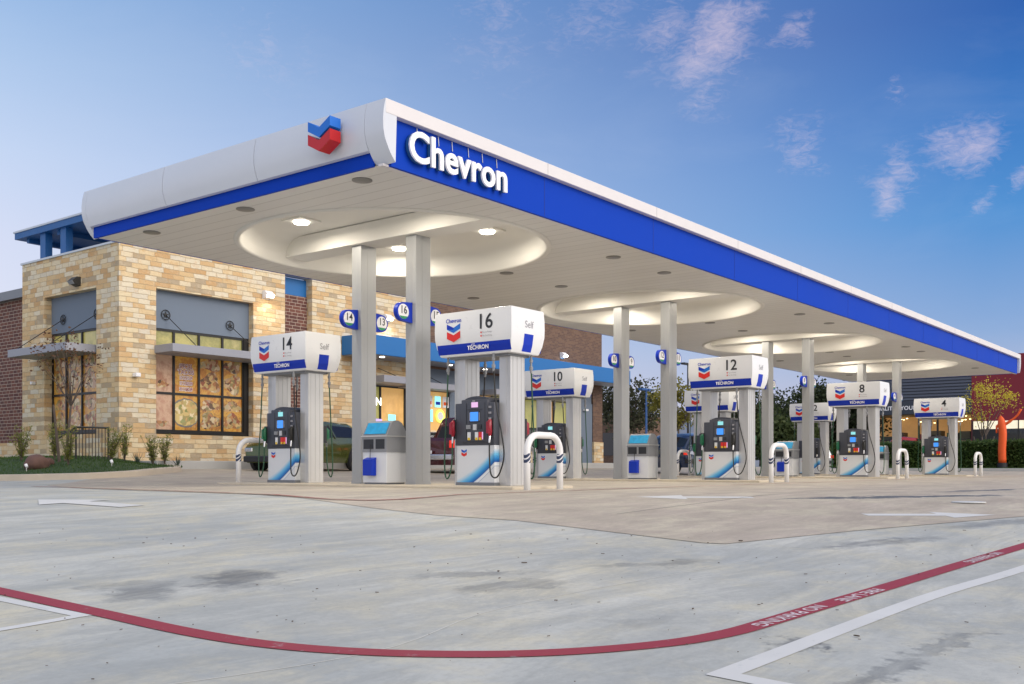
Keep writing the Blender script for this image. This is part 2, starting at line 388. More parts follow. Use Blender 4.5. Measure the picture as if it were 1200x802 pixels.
leaf_yellow = leaf_mat('yellow_leaves', (.60, .46, .03), (.42, .42, .06), (.75, .56, .07))
leaf_olive = leaf_mat('olive_leaves', (.17, .17, .03), (.25, .23, .04), (.34, .27, .06))
leaf_brown = leaf_mat('brown_leaves', (.12, .055, .04), (.17, .09, .045), (.09, .07, .04))
leaf_hedge = leaf_mat('hedge_leaves', (.035, .075, .018), (.07, .12, .026), (.13, .18, .04))
leaf_shrub = leaf_mat('shrub_leaves', (.16, .20, .035), (.24, .25, .05), (.32, .30, .09))
grass_m = leaf_mat('grass_blades', (.035, .085, .018), (.06, .12, .025), (.10, .14, .04))

# ================================================================== terrain
def ssf(a, b, x):
    t = min(1, max(0, (x-a)/(b-a))); return t*t*(3-2*t)
def gz(x, y):
    D = x*.790 + y*.613
    z = -.05 - .04*max(0., 13.5-max(D, -8))
    z += min(.38, .035*max(0., y-17))*ssf(10, 15.5, x)
    z += .15*ssf(50, 62, x)*(1-ssf(17, 28, y))
    return z
def ground_sheet(name, xs, ys, mat, dz=0.0):
    b = bmesh.new(); V = [[b.verts.new((x, y, gz(x, y)+dz)) for y in ys] for x in xs]
    for i in range(len(xs)-1):
        for j in range(len(ys)-1): b.faces.new((V[i][j], V[i+1][j], V[i+1][j+1], V[i][j+1]))
    me = bpy.data.meshes.new(name); b.to_mesh(me); b.free(); me.materials.append(mat)
    for p in me.polygons: p.use_smooth = True
    o = bpy.data.objects.new(name, me); COL.objects.link(o); return tag(o, kind='structure')
def rng(a, b, s):
    n = int(round((b-a)/s)); return [a+(b-a)*i/n for i in range(n+1)]
xs = [-800, -300, -120, -60, -30, -18] + rng(-12, 64, .5) + [70, 80, 100, 140, 220, 400, 900]
ys = [-800, -300, -120, -60, -30, -18] + rng(-12, 44, .5) + [50, 60, 80, 120, 220, 400, 900]
ground_sheet('ground', xs, ys, conc_cool)
def drape(name, pts, mat, dz, kind='structure', sub=.3):
    """a filled polygon laid on the terrain"""
    b = bmesh.new(); f = b.faces.new([b.verts.new((x, y, 0)) for x, y in pts])
    x0, x1 = min(p[0] for p in pts), max(p[0] for p in pts); y0, y1 = min(p[1] for p in pts), max(p[1] for p in pts)
    st = .5
    for ax, lo, hi in (((1, 0, 0), x0, x1), ((0, 1, 0), y0, y1)):
        k = math.ceil(lo/st)*st
        while k < hi:
            g = b.verts[:]+b.edges[:]+b.faces[:]
            bmesh.ops.bisect_plane(b, geom=g, plane_co=(k*ax[0], k*ax[1], 0), plane_no=ax); k += st
    for v in b.verts: v.co.z = gz(v.co.x, v.co.y) + dz
    bmesh.ops.recalc_face_normals(b, faces=b.faces[:])
    me = bpy.data.meshes.new(name); b.to_mesh(me); b.free(); me.materials.append(mat)
    if me.polygons[0].normal.z < 0: me.flip_normals()
    o = bpy.data.objects.new(name, me); COL.objects.link(o); return tag(o, kind=kind)
drape('apron', [(7.2, 3.7), (7.25, 3.52), (8.9, 3.05), (11.3, 2.2), (16, 1.2), (62, .6), (62, 26.5), (15, 26.5), (12.9, 22.5), (10.4, 20), (9.2, 16.4), (8.55, 10), (8.0, 8.2), (7.75, 7), (7.8, 6)], conc_warm, .004)
def strip(name, pts, width, mat, dz, dash=None):
    P = [Vector((x, y, 0)) for x, y in catmull([(x, y, 0) for x, y in pts], 6) and [(p.x, p.y) for p in catmull([(x, y, 0) for x, y in pts], 6)]]
    # resample finely
    Q = [P[0]]
    for a, b_ in zip(P, P[1:]):
        n = max(1, int((b_-a).length/.12))
        for k in range(1, n+1): Q.append(a.lerp(b_, k/n))
    b = bmesh.new(); L = []
    for i, p in enumerate(Q):
        t = (Q[min(i+1, len(Q)-1)]-Q[max(0, i-1)]).normalized(); nn = Vector((-t.y, t.x, 0))*width/2
        L.append([b.verts.new((q.x, q.y, gz(q.x, q.y)+dz)) for q in (p+nn, p-nn)])
    for A, B in zip(L, L[1:]): b.faces.new((A[0], A[1], B[1], B[0]))
    bmesh.ops.recalc_face_normals(b, faces=b.faces[:])
    me = bpy.data.meshes.new(name); b.to_mesh(me); b.free(); me.materials.append(mat)
    if me.polygons[0].normal.z < 0: me.flip_normals()
    o = bpy.data.objects.new(name, me); COL.objects.link(o); return tag(o, kind='structure')
red_pts = [(2.9, 12), (2.78, 8), (2.72, 6.34), (2.70, 5.4), (2.69, 4.62), (2.68, 4.03), (2.70, 3.63), (2.76, 3.31), (2.87, 3.02), (3.01, 2.77), (3.22, 2.5), (3.49, 2.27), (3.83, 2.08), (4.15, 1.99), (4.5, 1.955),
           (5.0, 1.92), (5.75, 1.86), (6.87, 1.78), (8.49, 1.66), (10.09, 1.54), (16, 1.1), (26, .4)]
strip('red_fire_lane_line', red_pts, .115, paint_red, .004)
strip('worn_red_line', [(9.6, 19), (9.0, 12.92), (8.62, 9.9), (8.68, 9.2), (8.95, 8.9), (9.55, 8.82), (12, 8.9), (16, 9.0), (24, 9.0), (36, 8.8), (50, 8.6)], .09, paint_red_far, .010)
strip('white_bay_line', [(2.58, 5.6), (2.60, 4.62)], .07, paint_white, .0025)
strip('white_bay_line', [(2.62, 4.66), (2.3, 4.63), (1.5, 4.60)], .07, paint_white, .003)
strip('white_bay_line', [(3.40, 1.68), (5.61, 1.57), (7.13, 1.40), (10, 1.15)], .10, paint_white, .0025)
strip('white_bay_line', [(3.44, 1.72), (3.40, 1.29), (3.36, .6), (3.3, -1)], .10, paint_white, .003)
# saw cuts between the slabs
strip('concrete_joint', [(1.2, 3.5), (2.82, 2.98), (4.1, 3.18), (6.49, 2.96)], .008, joint, .0015)
for a, b_ in (((9.8, 12), (60, 12.2)), ((14, 2), (14.4, 26)), ((19.3, 1.4), (19.3, 26)), ((28.6, 1.2), (28.6, 26)), ((38, 1), (38, 26)), ((9.0, 5.6), (60, 5.6)), ((9.9, 18.2), (60, 18.2))):
    strip('concrete_joint', [a, b_], .014, joint_dark, .007)
# stencilled words along the fire lane line
def ground_words(s, x, y, ang, size):
    ax = ((cos(ang), sin(ang), 0), (-sin(ang), cos(ang), 0), (0, 0, 1))
    me = text_mesh(s, size, bold=.002, xs=1.15, axes=ax).copy(); me.materials.clear(); me.materials.append(paint_stencil)
    for v in me.vertices: v.co.z = gz(v.co.x+x, v.co.y+y) + .0055
    o = bpy.data.objects.new('fire_lane_lettering', me); COL.objects.link(o); o.location = (x, y, 0); tag(o, kind='structure')
ground_words('NO PARKING', 4.70, 1.94, pi-.06, .10)
ground_words('FIRE LANE', 5.50, 1.875, pi-.07, .10)
ground_words('NO PARKING', 7.6, 1.73, pi-.07, .10)
# painted arrows
def arrow(x, y, ang, L=2.2):
    p = [(0, 0), (.42*L, .25*L), (.42*L, .09*L), (L, .09*L), (L, -.09*L), (.42*L, -.09*L), (.42*L, -.25*L)]
    ca, sa = cos(ang), sin(ang)
    drape('painted_arrow', [(x+a*ca-b_*sa, y+a*sa+b_*ca) for a, b_ in p], paint_white, .0065)
arrow(6.35, 12.4, radians(-86), 1.9); arrow(11.3, 6.75, radians(-55), 1.5); arrow(11.3, 2.45, radians(127), 1.35)
# drain cover
mb = MB().disc((12.9, 3.1, gz(12.9, 3.1)+.006), .19, h=.012); tag(mb.build('manhole_cover', M_('pale_cover', (.6, .62, .62), .5, var=.1)), 'small pale round cover set in the apron, right of the painted arrow', 'cover')
# islands
for k, cx in enumerate((13.88, 23.38, 32.88, 42.38)):
    o = MB().box(cx-.95, cx+.80, 10.02, 17.85, -.30, .0, bev=.02).build('pump_island', slab_conc); tag(o, kind='structure')
# litter of leaves and grit on the drive
rnd = random.Random(5); b = MB()
for i in range(240):
    d = rnd.uniform(1.7, 9)**1.0; l = rnd.uniform(-.6, .6)*d; x = d*cos(HEAD)+l*sin(HEAD); y = d*sin(HEAD)-l*cos(HEAD)
    s_ = rnd.uniform(.0008, .0022)*(.4+d*.25) if rnd.random() < .85 else rnd.uniform(.002, .0042)*(.5+d*.2); z = gz(x, y)+.006; a = rnd.uniform(0, pi)
    ex, ey = s_*rnd.uniform(1, 3), s_; c_, n_ = cos(a), sin(a)
    b.prism([(x+u*ex*c_-v*ey*n_, y+u*ex*n_+v*ey*c_, z) for u, v in ((-1, -.3), (-.3, -1), (.8, -.6), (1, .4), (.1, 1), (-.8, .5))], (s_*.3, 0, s_*.8))
tag(b.build('ground_litter', M_('dry_litter', (.09, .065, .045), .9, var=.5, vs=3)), 'scattered dry leaf bits and grit on the concrete drive', 'litter', kind='stuff')

# ================================================================== canopy
HS, X0, X1, Y0, Y1, TOP = 4.5, 9.77, 49.7, 9.88, 17.34, 5.33
cen = [13.85+9.53*k for k in range(4)]; CY, CR = 13.55, 2.86
can = empty('fuel_canopy', (29.7, 13.45, 0), 0, 'long flat white canopy with blue band and round ceiling recesses over the pumps', 'canopy')
can.location = (0, 0, 0)
# soffit with round holes
mb = MB(); edges = [X0+.172] + [(a+b_)/2 for a, b_ in zip(cen, cen[1:])] + [X1-.172]; NS = 96
for k, cx in enumerate(cen):
    xa, xb, ya, yb = edges[k], edges[k+1], Y0+.05, Y1-.05
    ang = sorted([2*pi*i/NS for i in range(NS)] + [math.atan2(y-CY, x-cx) % (2*pi) for x in (xa, xb) for y in (ya, yb)])
    inn, out = [], []
    for a in ang:
        c_, s_ = cos(a), sin(a); t = min([((xb-cx)/c_ if c_ > 1e-9 else (xa-cx)/c_ if c_ < -1e-9 else 1e9), ((yb-CY)/s_ if s_ > 1e-9 else (ya-CY)/s_ if s_ < -1e-9 else 1e9)])
        inn.append(mb.b.verts.new((cx+CR*c_, CY+CR*s_, HS))); out.append(mb.b.verts.new((cx+t*c_, CY+t*s_, HS)))
    n = len(ang)
    for i in range(n): mb.b.faces.new((out[i], out[(i+1) % n], inn[(i+1) % n], inn[i]))
o = mb.build('soffit', soffit, can)
prof = [(CR+.11, HS-.002), (CR+.10, HS-.03), (CR+.02, HS-.035), (CR-.01, HS), (CR-.015, HS+.14), (CR-.05, HS+.27), (CR-.13, HS+.37), (CR-.27, HS+.45), (CR-.45, HS+.49), (CR-.6, HS+.50), (.05, HS+.50)]
for cx in cen:
    mb = MB(); mb.loft([[(cx+r*cos(2*pi*i/NS), CY+r*sin(2*pi*i/NS), z) for i in range(NS)] for r, z in prof], caps=False)
    rc = mb.build('recess', cove, can, smooth='all')
    MB().box(cx-.30, cx+.26, CY-CR+.02, CY+CR-.02, HS+.115, HS+.49, bev=.01).build('beam', cove, can)
# fascia, -X end: a curved white panel over a recessed blue band
def end_profile(full):
    p = [(0.0, TOP), (-.035, TOP-.14), (-.05, TOP-.28), (-.045, TOP-.42), (-.015, TOP-.54)]
    return p + ([(.025, TOP-.645)] if not full else [(.055, TOP-.67), (.12, TOP-.76), (.19, HS+.0)])
def curved(x, sgn, ya, yb, full):
    p = end_profile(full); th = .05
    inner = [(a+th*1.2, z-.01) for a, z in p][::-1] if not full else [(.22, TOP-.02)]
    ring = [(x+sgn*a, z) for a, z in p] + [(x+sgn*a, z) for a, z in inner]
    mb = MB(); mb.loft([[(a, y, z) for a, z in ring] for y in (ya, yb)]); return mb
n = 3; ya, yb = Y0+.24, Y1-.02
for i in range(n):
    a = ya+(yb-ya)*i/n; c_ = ya+(yb-ya)*(i+1)/n
    curved(X0+.02, 1, a+.006, c_-.006, False).build('fascia_panel', white_panel, can, smooth=True)
    curved(X1-.02, -1, a+.006, c_-.006, False).build('fascia_panel', white_panel, can, smooth=True)
for x, s_ in ((X0+.02, 1), (X1-.02, -1)):
    for a, c_ in ((Y0-.12, Y0+.24), (Y1-.02, Y1+.12)): curved(x, s_, a, c_, True).build('end_cap', white_panel, can, smooth=True)
mb = MB(); mb.box(X0+.125, X0+.17, Y0+.24, Y1-.02, HS-.012, TOP-.1); mb.build('blue_band', band_blue, can)
mb = MB(); mb.box(X1-.17, X1-.125, Y0+.24, Y1-.02, HS-.012, TOP-.1); mb.build('blue_band', band_blue, can)
MB().box(X0+.23, X1-.23, Y0-.02, Y0+.03, HS-.03, TOP-.19).build('blue_band', band_blue, can)
MB().box(X0+.23, X1-.23, Y1-.03, Y1+.02, HS+.004, TOP-.19).build('blue_band', band_blue, can)
MB().box(X0+.02, X1-.02, Y0-.125, Y0+.06, TOP-.195, TOP+.002, bev=.008).build('rim', rim_white, can)
MB().box(X0+.02, X1-.02, Y1-.06, Y1+.125, TOP-.195, TOP+.002, bev=.008).build('rim', rim_white, can)
mb = MB().box(X0+.2, X1-.2, Y0+.05, Y1-.05, TOP-.10, TOP-.04); mb.build('roof_deck', alu_dark, can)
for k in range(1, 11):
    x = X0+.23+(X1-X0-.46)*k/11; MB().box(x-.006, x+.006, Y0-.024, Y0-.019, HS-.02, TOP-.2).build('band_seam', seam_m, can); MB().box(x-.05, x-.042, Y0-.1275, Y0-.12, TOP-.19, TOP-.002).build('rim_seam', seam_g, can)
# slim soffit edge trim
mb = MB(); mb.box(X0+.12, X1-.12, Y0+.03, Y0+.12, HS-.035, HS-.004); mb.build('edge_trim', rim_white, can)
# columns
for cx in cen:
    for cy in (12.96, 14.40):
        mb = MB(); mb.box(cx-.20, cx+.20, cy-.13, cy+.13, 0.0, HS+.115, bev=.006)
        mb.box(cx-.207, cx+.207, cy-.137, cy+.137, 0, .05)
        mb.box(cx-.203, cx-.198, cy-.012, cy+.012, .05, HS+.1); mb.box(cx-.20, cx+.20, cy-.1325, cy+.1325, 3.32, 3.326)
        mb.box(cx-.03, cx-.015, cy-.1335, cy-.129, .05, HS+.1)
        mb.build('column', col_paint, can)
# lights in the recesses (lit) and in the flat soffit (dark)
lampdat = bpy.data.lights.new('canopy_light', 'AREA'); lampdat.shape = 'DISK'; lampdat.size = .34; lampdat.energy = 38; lampdat.color = (1, .90, .75)
for cx in cen:
    for dx, dy in ((-1.15, 1.35), (-1.25, -1.15), (1.6, -.95), (1.65, 1.5)):
        x, y, z = cx+dx, CY+dy, HS+.475
        t = MB().box(x-.26, x+.26, y-.26, y+.26, z-.01, z+.03).build('light_fixture', cove, can)
        MB().loft([[(x+r*cos(a), y+r*sin(a), zz) for a in [2*pi*i/20 for i in range(20)]] for r, zz in ((.155, z-.012), (.14, z-.045), (.08, z-.06))]).build('lamp_lens', lamp_on, t, smooth=True)
        lo = bpy.data.objects.new('canopy_light', lampdat); COL.objects.link(lo); lo.location = (x, y, z-.09)
for x in [10.3, 17.15, 19.2, 26.7, 28.9, 36.2, 38.0, 45.8]:
    for y in (10.75, 13.45, 16.1):
        MB().loft([[(x+r*cos(a), y+r*sin(a), zz) for a in [2*pi*i/20 for i in range(20)]] for r, zz in ((.15, HS+.002), (.15, HS-.012), (.11, HS-.02))]).build('dark_downlight', lamp_off, can, smooth=True)

# writing and emblems
def chevron_pts(w_, h, dip, flat=False):
    """one V-shaped bar: list of (a, z), a to the right"""
    return [(-w_/2, h), (0, h-dip), (w_/2, h), (w_/2, 0), (0, -dip), (-w_/2, 0)]
emb = []
def emblem3d(y, z, x, sc_):
    for nm, m_, dz, hh in (('blue_chevron', bright_blue, .02, .18), ('red_chevron', red, -.235, .20)):
        w_, h, dp = .60*sc_, hh*sc_, .16*sc_
        pts = [(x, y-a, z+dz*sc_+q) for a, q in chevron_pts(w_, h, dp)]
        MB().prism(pts, (-.20, 0, 0)).build(nm, m_, can)
emblem3d(10.78, 5.03, X0-.07, .76)
# channel letters on the front blue band, standing proud of it
lm = M_('letter_face', (.84, .84, .88), .3, emit=(1, 1, 1), es=.10)
let = text('lettering', 'Chevron', .60, lm, (11.36, Y0-.115, 4.80), can, ext=.015, bold=.012, xs=.92, face='-Y', spacing=1.02)
LET_W = 2.20
wd = let.dimensions.x
if wd > 0: let.scale.x = 1
me = let.data; mx = max(v.co.x for v in me.vertices)-min(v.co.x for v in me.vertices)
let.scale.x = LET_W/mx
ret = text('letter_return', 'Chevron', .60, M_('letter_side', (.03, .12, .28), .4), (11.36, Y0-.062, 4.80), can, ext=.024, bold=.006, xs=.92, face='-Y', spacing=1.02); ret.scale.x = LET_W/mx
mb = MB()
for x in (10.5, 10.95, 11.25, 11.62, 11.95, 12.3): mb.tube([(x, Y0-.03, 5.12), (x+.015, Y0-.03, 4.98)], .006, 5)
mb.build('sign_wire', alu, can)

# ================================================================== number signs on the columns
def number_sign(num, cx, cy, sgn, label):
    x = cx+sgn*.20; R = .17
    root = empty('number_sign', (x, cy, 3.17), 0, label, 'number sign', 'round pump number signs on the canopy columns')
    arc = [(sgn*(.24)+sgn*R*cos(a), 0, R*sin(a)) for a in [radians(-90+180*i/16) for i in range(17)]]
    pts = [(sgn*.003, .045, -R-.02)] + [(p[0], .045, p[2]) for p in arc] + [(sgn*.003, .045, R+.02)]
    MB().prism(pts, (0, -.09, 0)).build('sign_box', band_blue2, root)
    MB().disc((sgn*.24, -.049, 0), .138, 'Y', 28, .004).build('number_face', txt_white, root)
    gp = [(sgn*.24+.138*cos(a), -.052, .138*sin(a)) for a in [radians(218+104*i/10) for i in range(11)]]
    MB().poly(gp).build('green_segment', M_('sign_green', (.03, .28, .12), .5), root)
    text('number', num, .20, txt_dark, (sgn*.24, -.0535, .025), root, bold=.002, xs=.92, face='-Y')
ORD = ['nearest', 'second', 'third', 'farthest']
labels = {0: ('14', '13', '16', '15'), 1: ('10', '9', '12', '11'), 2: ('6', '5', '8', '7'), 3: ('2', '1', '4', '3')}
where = ['nearest pair of columns', 'second pair of columns', 'third pair of columns', 'farthest pair of columns']
for k in range(4):
    a, b2, c_, d_ = labels[k]; cx = cen[k]
    number_sign(a, cx, 14.40, -1, 'blue rimmed sign reading %s, left side of rear column, %s pair' % (a, ORD[k]))
    number_sign(b2, cx, 14.40, 1, 'blue rimmed sign reading %s, right side of rear column, %s pair' % (b2, ORD[k]))
    number_sign(c_, cx, 12.96, -1, 'blue rimmed sign reading %s, left side of front column, %s pair' % (c_, ORD[k]))
    number_sign(d_, cx, 12.96, 1, 'blue rimmed sign reading %s, right side of front column, %s pair' % (d_, ORD[k]))

# ================================================================== fuel dispensers
def swoosh_mat():
    m = M_('swoosh_panel', (.7, .72, .75), .35); t = m.node_tree; q = NT(t); b = t.nodes['Principled BSDF']
    co = q.n('ShaderNodeTexCoord').outputs['Object']; sp = q.n('ShaderNodeSeparateXYZ'); q.link(co, sp.inputs[0])
    ax = q.math('ABSOLUTE', sp.outputs[0]); sg = q.math('DIVIDE', sp.outputs[0], ax)
    u = q.math('MULTIPLY', sp.outputs[1], sg)          # + towards the viewer's right on either face
    z = sp.outputs[2]
    cur = q.math('MULTIPLY_ADD', u, .66, q.math('MULTIPLY_ADD', q.math('MULTIPLY', u, u), .30, .20))
    d = q.math('SUBTRACT', z, cur)
    k = q.math('MULTIPLY_ADD', d, 1.75, .47)
    c = q.ramp(k, [(0, (.68, .70, .73)), (.18, (.68, .70, .73)), (.19, (.25, .32, .5)), (.215, (.75, .78, .8)), (.30, (.70, .75, .80)), (.32, (.004, .07, .32)), (.42, (.01, .22, .60)), (.56, (.15, .50, .78)), (.72, (.68, .71, .75)), (1, (.70, .72, .75))])
    q.link(c, b.inputs['Base Color']); return m
swoosh = swoosh_mat()
def flat_emblem(root, face, ctr, w_, nm='emblem'):
    """two stacked chevrons on a flat face; ctr (a, depth, z)"""
    sg = -1 if face == '-X' else 1
    def P(a, z, e=0): return (ctr[1]+sg*e, ctr[0]-a if face == '-X' else ctr[0]+a, ctr[2]+z)
    mb = MB(); mb.poly([P(a, z+.26*w_, .001) for a, z in chevron_pts(w_, .30*w_, .22*w_)]); e = mb.build(nm, bright_blue, root)
    MB().poly([P(a, z-.26*w_, .001) for a, z in chevron_pts(w_, .40*w_, .22*w_)]).build('lower_chevron', red_sign, e)
    MB().poly([P(a, z+.26*w_, .002) for a, z in ((-w_/2, .30*w_), (0, .08*w_), (0, -.22*w_+.18*w_), (-w_/2, .0+.02*w_))]).build('dark_half', band_blue2, e)
VR = [(2.27, -.085), (2.285, -.072), (2.42, -.030), (2.58, -.004), (2.72, .0), (2.86, -.003), (3.00, -.012), (3.035, -.017), (3.038, -.022)]
VX, VY = .475, .865
def vins(z):
    for (a, p), (b_, q) in zip(VR, VR[1:]):
        if a <= z <= b_: return p+(q-p)*(z-a)/(b_-a)
    return 0
def dispenser(handle, green, teal):
    root = empty('fuel_dispenser', (0, 0, 0))
    # two fluted pillars
    for s_ in (-1, 1):
        mb = MB(); y = s_*.51
        mb.box(-.20, .20, y-.125, y+.125, .0, 2.29, bev=.006)
        for x in (-.14, -.02, .10): mb.box(x, x+.04, y-.131, y+.131, .02, 2.28)
        mb.box(-.205, .205, y-.03, y-.02, .02, 2.28)
        mb.build('pillar', alu, root)
    # cabinet
    mb = MB(); mb.box(-.34, .34, -.385, .50, .70, 1.44, bev=.012)
    mb.box(-.365, .365, -.26, .34, .74, 1.50, bev=.02)
    arc = [(.34*cos(a)*.9+.04, 1.46+.10*sin(a)) for a in [pi*i/12 for i in range(13)]]
    mb.prism([(-.30, y, z) for y, z in arc], (.60, 0, 0))
    cab = mb.build('cabinet', plastic_grey, root, smooth=True)
    MB().box(-.33, .33, -.385, .47, .05, .70, bev=.005).build('lower_panel', swoosh, root)
    MB().box(-.345, .345, -.395, .48, .0, .055).build('plinth', alu_dark, root)
    flatp = MB()
    for s_ in (-1, 1): flat_emblem(root, '-X' if s_ < 0 else '+X', (.30 if s_ < 0 else -.30, s_*.332, .565), .125)
    for s_ in (-1, 1):
        X = s_*.367
        def bx(y0, y1, z0, z1, m_, nm, d=.006):
            a, b_ = (y0, y1) if s_ < 0 else (-y1, -y0)
            xa, xb = sorted((X, X+s_*d)); return MB().box(xa, xb, a, b_, z0, z1).build(nm, m_, cab)
        f2 = MB()
        bx(-.045, .10, 1.36, 1.45, screen_pink if not teal else screen_teal, 'price_display')
        bx(-.09, .15, 1.10, 1.30, plastic_dark, 'screen_frame', .005)
        bx(-.055, .125, 1.12, 1.28, screen_blue, 'screen', .008)
        bx(.11, .20, .985, 1.055, plastic_mid, 'card_reader', .03)
        bx(-.02, .06, .965, 1.065, alu, 'keypad', .012)
        bx(-.13, -.06, .98, 1.06, plastic_dark, 'receipt_slot', .015)
        for k, m_ in enumerate((lower_white, lower_white, lower_white if not teal else red_sign, red_sign)):
            if k == 1: continue
            bx(.115-.085*k, .185-.085*k, .80, .93, m_, 'grade_button', .012)
            bx(.125-.085*k, .175-.085*k, .79, .835, yellow, 'button_label', .016)
        for z in (1.34, 1.24, 1.14): bx(-.33 if z else 0, -.28, z, z+.035, txt_grey, 'decal', -.018)
        bx(-.20, .30, .755, .765, plastic_dark, 'seam', .004); bx(.215, .222, .80, 1.44, plastic_dark, 'seam', .004); bx(-.205, -.198, .80, 1.44, plastic_dark, 'seam', .004)
        bx(-.15, .20, 1.322, 1.328, plastic_dark, 'seam', .004); bx(.13, .145, 1.13, 1.27, txt_grey, 'soft_keys', .010); bx(-.09, -.075, 1.13, 1.27, txt_grey, 'soft_keys', .010)
        bx(.02, .08, 1.455, 1.485, plastic_mid, 'pump_badge', .004); bx(-.16, -.10, .80, .93, screen_pink, 'payment_sticker', .006)
        # nozzle boots
        for y in (-.32, .52):
            a = y if s_ < 0 else -y
            xa, xb = sorted((s_*.20 if abs(y) > .5 else s_*.325, s_*.352)); MB().box(xa, xb, a-.055, a+.055, .82, 1.17, bev=.01).build('nozzle_boot', plastic_dark, cab)
            nz = MB(); hx = s_*.385
            nz.tube([(hx-s_*.02, a, 1.14), (hx, a, 1.10), (hx+s_*.015, a, 1.02), (hx, a, .93), (hx-s_*.01, a, .86)], [.022, .042, .05, .045, .024], 8)
            nz.box(hx+s_*.03, hx+s_*.062, a-.028, a+.028, .90, 1.10) if s_ > 0 else nz.box(hx-.062, hx-.03, a-.028, a+.028, .90, 1.10)
            hm = handle if y < 0 or handle is nozzle_red else green
            no = nz.build('nozzle', hm, root, smooth=True)
            MB().tube([(hx-s_*.01, a, .87), (hx, a, .80), (hx+s_*.005, a, .74)], [.018, .02, .017], 8).build('swivel', chrome, no, smooth=True)
        # hoses
        r1 = [(s_*.40, -.42, 2.27), (s_*.40, -.43, 1.95), (s_*.43, -.50, 1.4), (s_*.47, -.66, .85), (s_*.47, -.70, .50), (s_*.46, -.60, .22), (s_*.44, -.48, .14), (s_*.43, -.38, .22), (s_*.40, -.33, .50), (s_*.39, -.32, .75)]
        r2 = [(s_*.30, .70, 2.27), (s_*.31, .70, 1.9), (s_*.34, .71, 1.2), (s_*.37, .72, .6), (s_*.39, .70, .25), (s_*.41, .64, .12), (s_*.41, .57, .18), (s_*.395, .53, .40), (s_*.39, .52, .75)]
        for pts, m_ in ((r1, rubber), (r2, hose_green)):
            if s_ > 0: pts = [(x, -y, z) for x, y, z in pts]
            ho = MB().tube(catmull(pts, 8), .0135, 7).build('hose', m_, root, smooth='all')
            x, y, z = pts[0]; cp = MB()
            cp.tube([(x, y, zz) for zz in (2.27, 2.20, 2.195, 2.15, 2.145, 2.08, 2.075, 2.02, 2.015, 1.96)], [.02, .02, .03, .03, .018, .018, .033, .033, .022, .02], 8)
            cp.build('hose_coupling', plastic_mid, ho, smooth=True)
    # valance
    mb = MB(); mb.loft([[(sx*(VX+o_), sy*(VY+o_), z) for sx, sy in ((-1, -1), (1, -1), (1, 1), (-1, 1))] for z, o_ in VR])
    val = mb.build('valance', valance_white, root, smooth=True)
    MB().box(-.30, .30, -.66, .66, 2.23, 2.272).build('valance_base', alu_dark, val)
    for s_ in (-1, 1):
        zs = [2.305, 2.36, 2.42, 2.475]; mb = MB()
        R_ = [[(s_*(VX+vins(z)+.003), y, z) for z in zs] for y in (-VY+.045, VY-.045)]
        mb.loft(R_, caps=False, closed=False); mb.build('blue_stripe', band_blue2, val)
        fc = '-X' if s_ < 0 else '+X'; sg = 1 if s_ < 0 else -1
        text('stripe_lettering', 'TECHRON', .10, txt_white, (s_*(VX-.005), -.13*sg, 2.385), val, bold=.003, face=fc)
        text('stripe_lettering', 'with', .05, txt_white, (s_*(VX-.001), -.02*sg, 2.45), val, face=fc)
        flat_emblem(val, fc, (.42*sg, s_*(VX+.002), 2.66), .31)
        text('emblem_lettering', 'Chevron', .10, band_blue2, (s_*(VX+.002), .42*sg, 2.885), val, bold=.002, face=fc)
        for k, z in enumerate((2.635, 2.575)):
            MB().disc((s_*(VX+.002), (-.205)*sg, z), .017, 'X', 10).build('small_mark', red_sign, val)
            text('small_lettering', 'Pay at Pump' if k == 0 else 'No Smoking', .042, txt_grey, (s_*(VX+.002), -.23*sg, z), val, face=fc, align='LEFT')
    for s_ in (-1,):
        zs = [2.30, 2.42, 2.60]; mb = MB()
        mb.loft([[(x, -(VY+vins(z)+.003), z) for z in zs] for x in (-.11, .15)], caps=False, closed=False); mb.build('blue_square', band_blue2, val)
        text('service_lettering', 'Self', .17, txt_grey, (.02, -(VY+.003), 2.76), val, face='-Y', bold=.001)
    return root
pump_x = [13.88, 23.38, 32.88, 42.38]; NEAR, FAR = 11.275, 16.47
protos = {}
spec = {0: ('16', '14'), 1: ('12', '10'), 2: ('8', '6'), 3: ('4', '2')}
made = []
for k in range(4):
    for j, y in enumerate((NEAR, FAR)):
        num = spec[k][j]; kind = 'r' if num == '16' else 't'
        if kind not in protos:
            o = dispenser(nozzle_red, nozzle_red, False) if kind == 'r' else dispenser(rubber, handle_green, True); protos[kind] = o
        else: o = copy_tree(protos[kind])
        o.location = (pump_x[k], y, 0); made.append((o, num, k, j))
PL = {'16': 'fuel pump numbered 16 with dark red nozzles, nearest to the camera', '14': 'fuel pump numbered 14 with black and green hoses, leftmost, before the limestone wall',
      '12': 'fuel pump numbered 12 at the front end of the second island', '10': 'fuel pump numbered 10, seen just right of the front red nozzle pump',
      '8': 'fuel pump numbered 8 at the front end of the third island', '6': 'fuel pump numbered 6, half hidden behind the front pump of the second island',
      '4': 'fuel pump numbered 4, rightmost, in front of the hedge and orange tube', '2': 'fuel pump numbered 2, partly behind a column, left of the third front pump'}
for o, num, k, j in made:
    tag(o, PL[num], 'fuel pump', 'fuel pumps standing on the islands')
    val = [c for c in KIDS[o.name] if c.name.startswith('valance')][0]
    text('number', num, .36, txt_dark, (-(VX+.003), -.29, 2.81), val, bold=.005, face='-X')
    text('number', str(int(num)-1), .40, txt_dark, (VX+.003, .31, 2.80), val, bold=.001, face='+X')

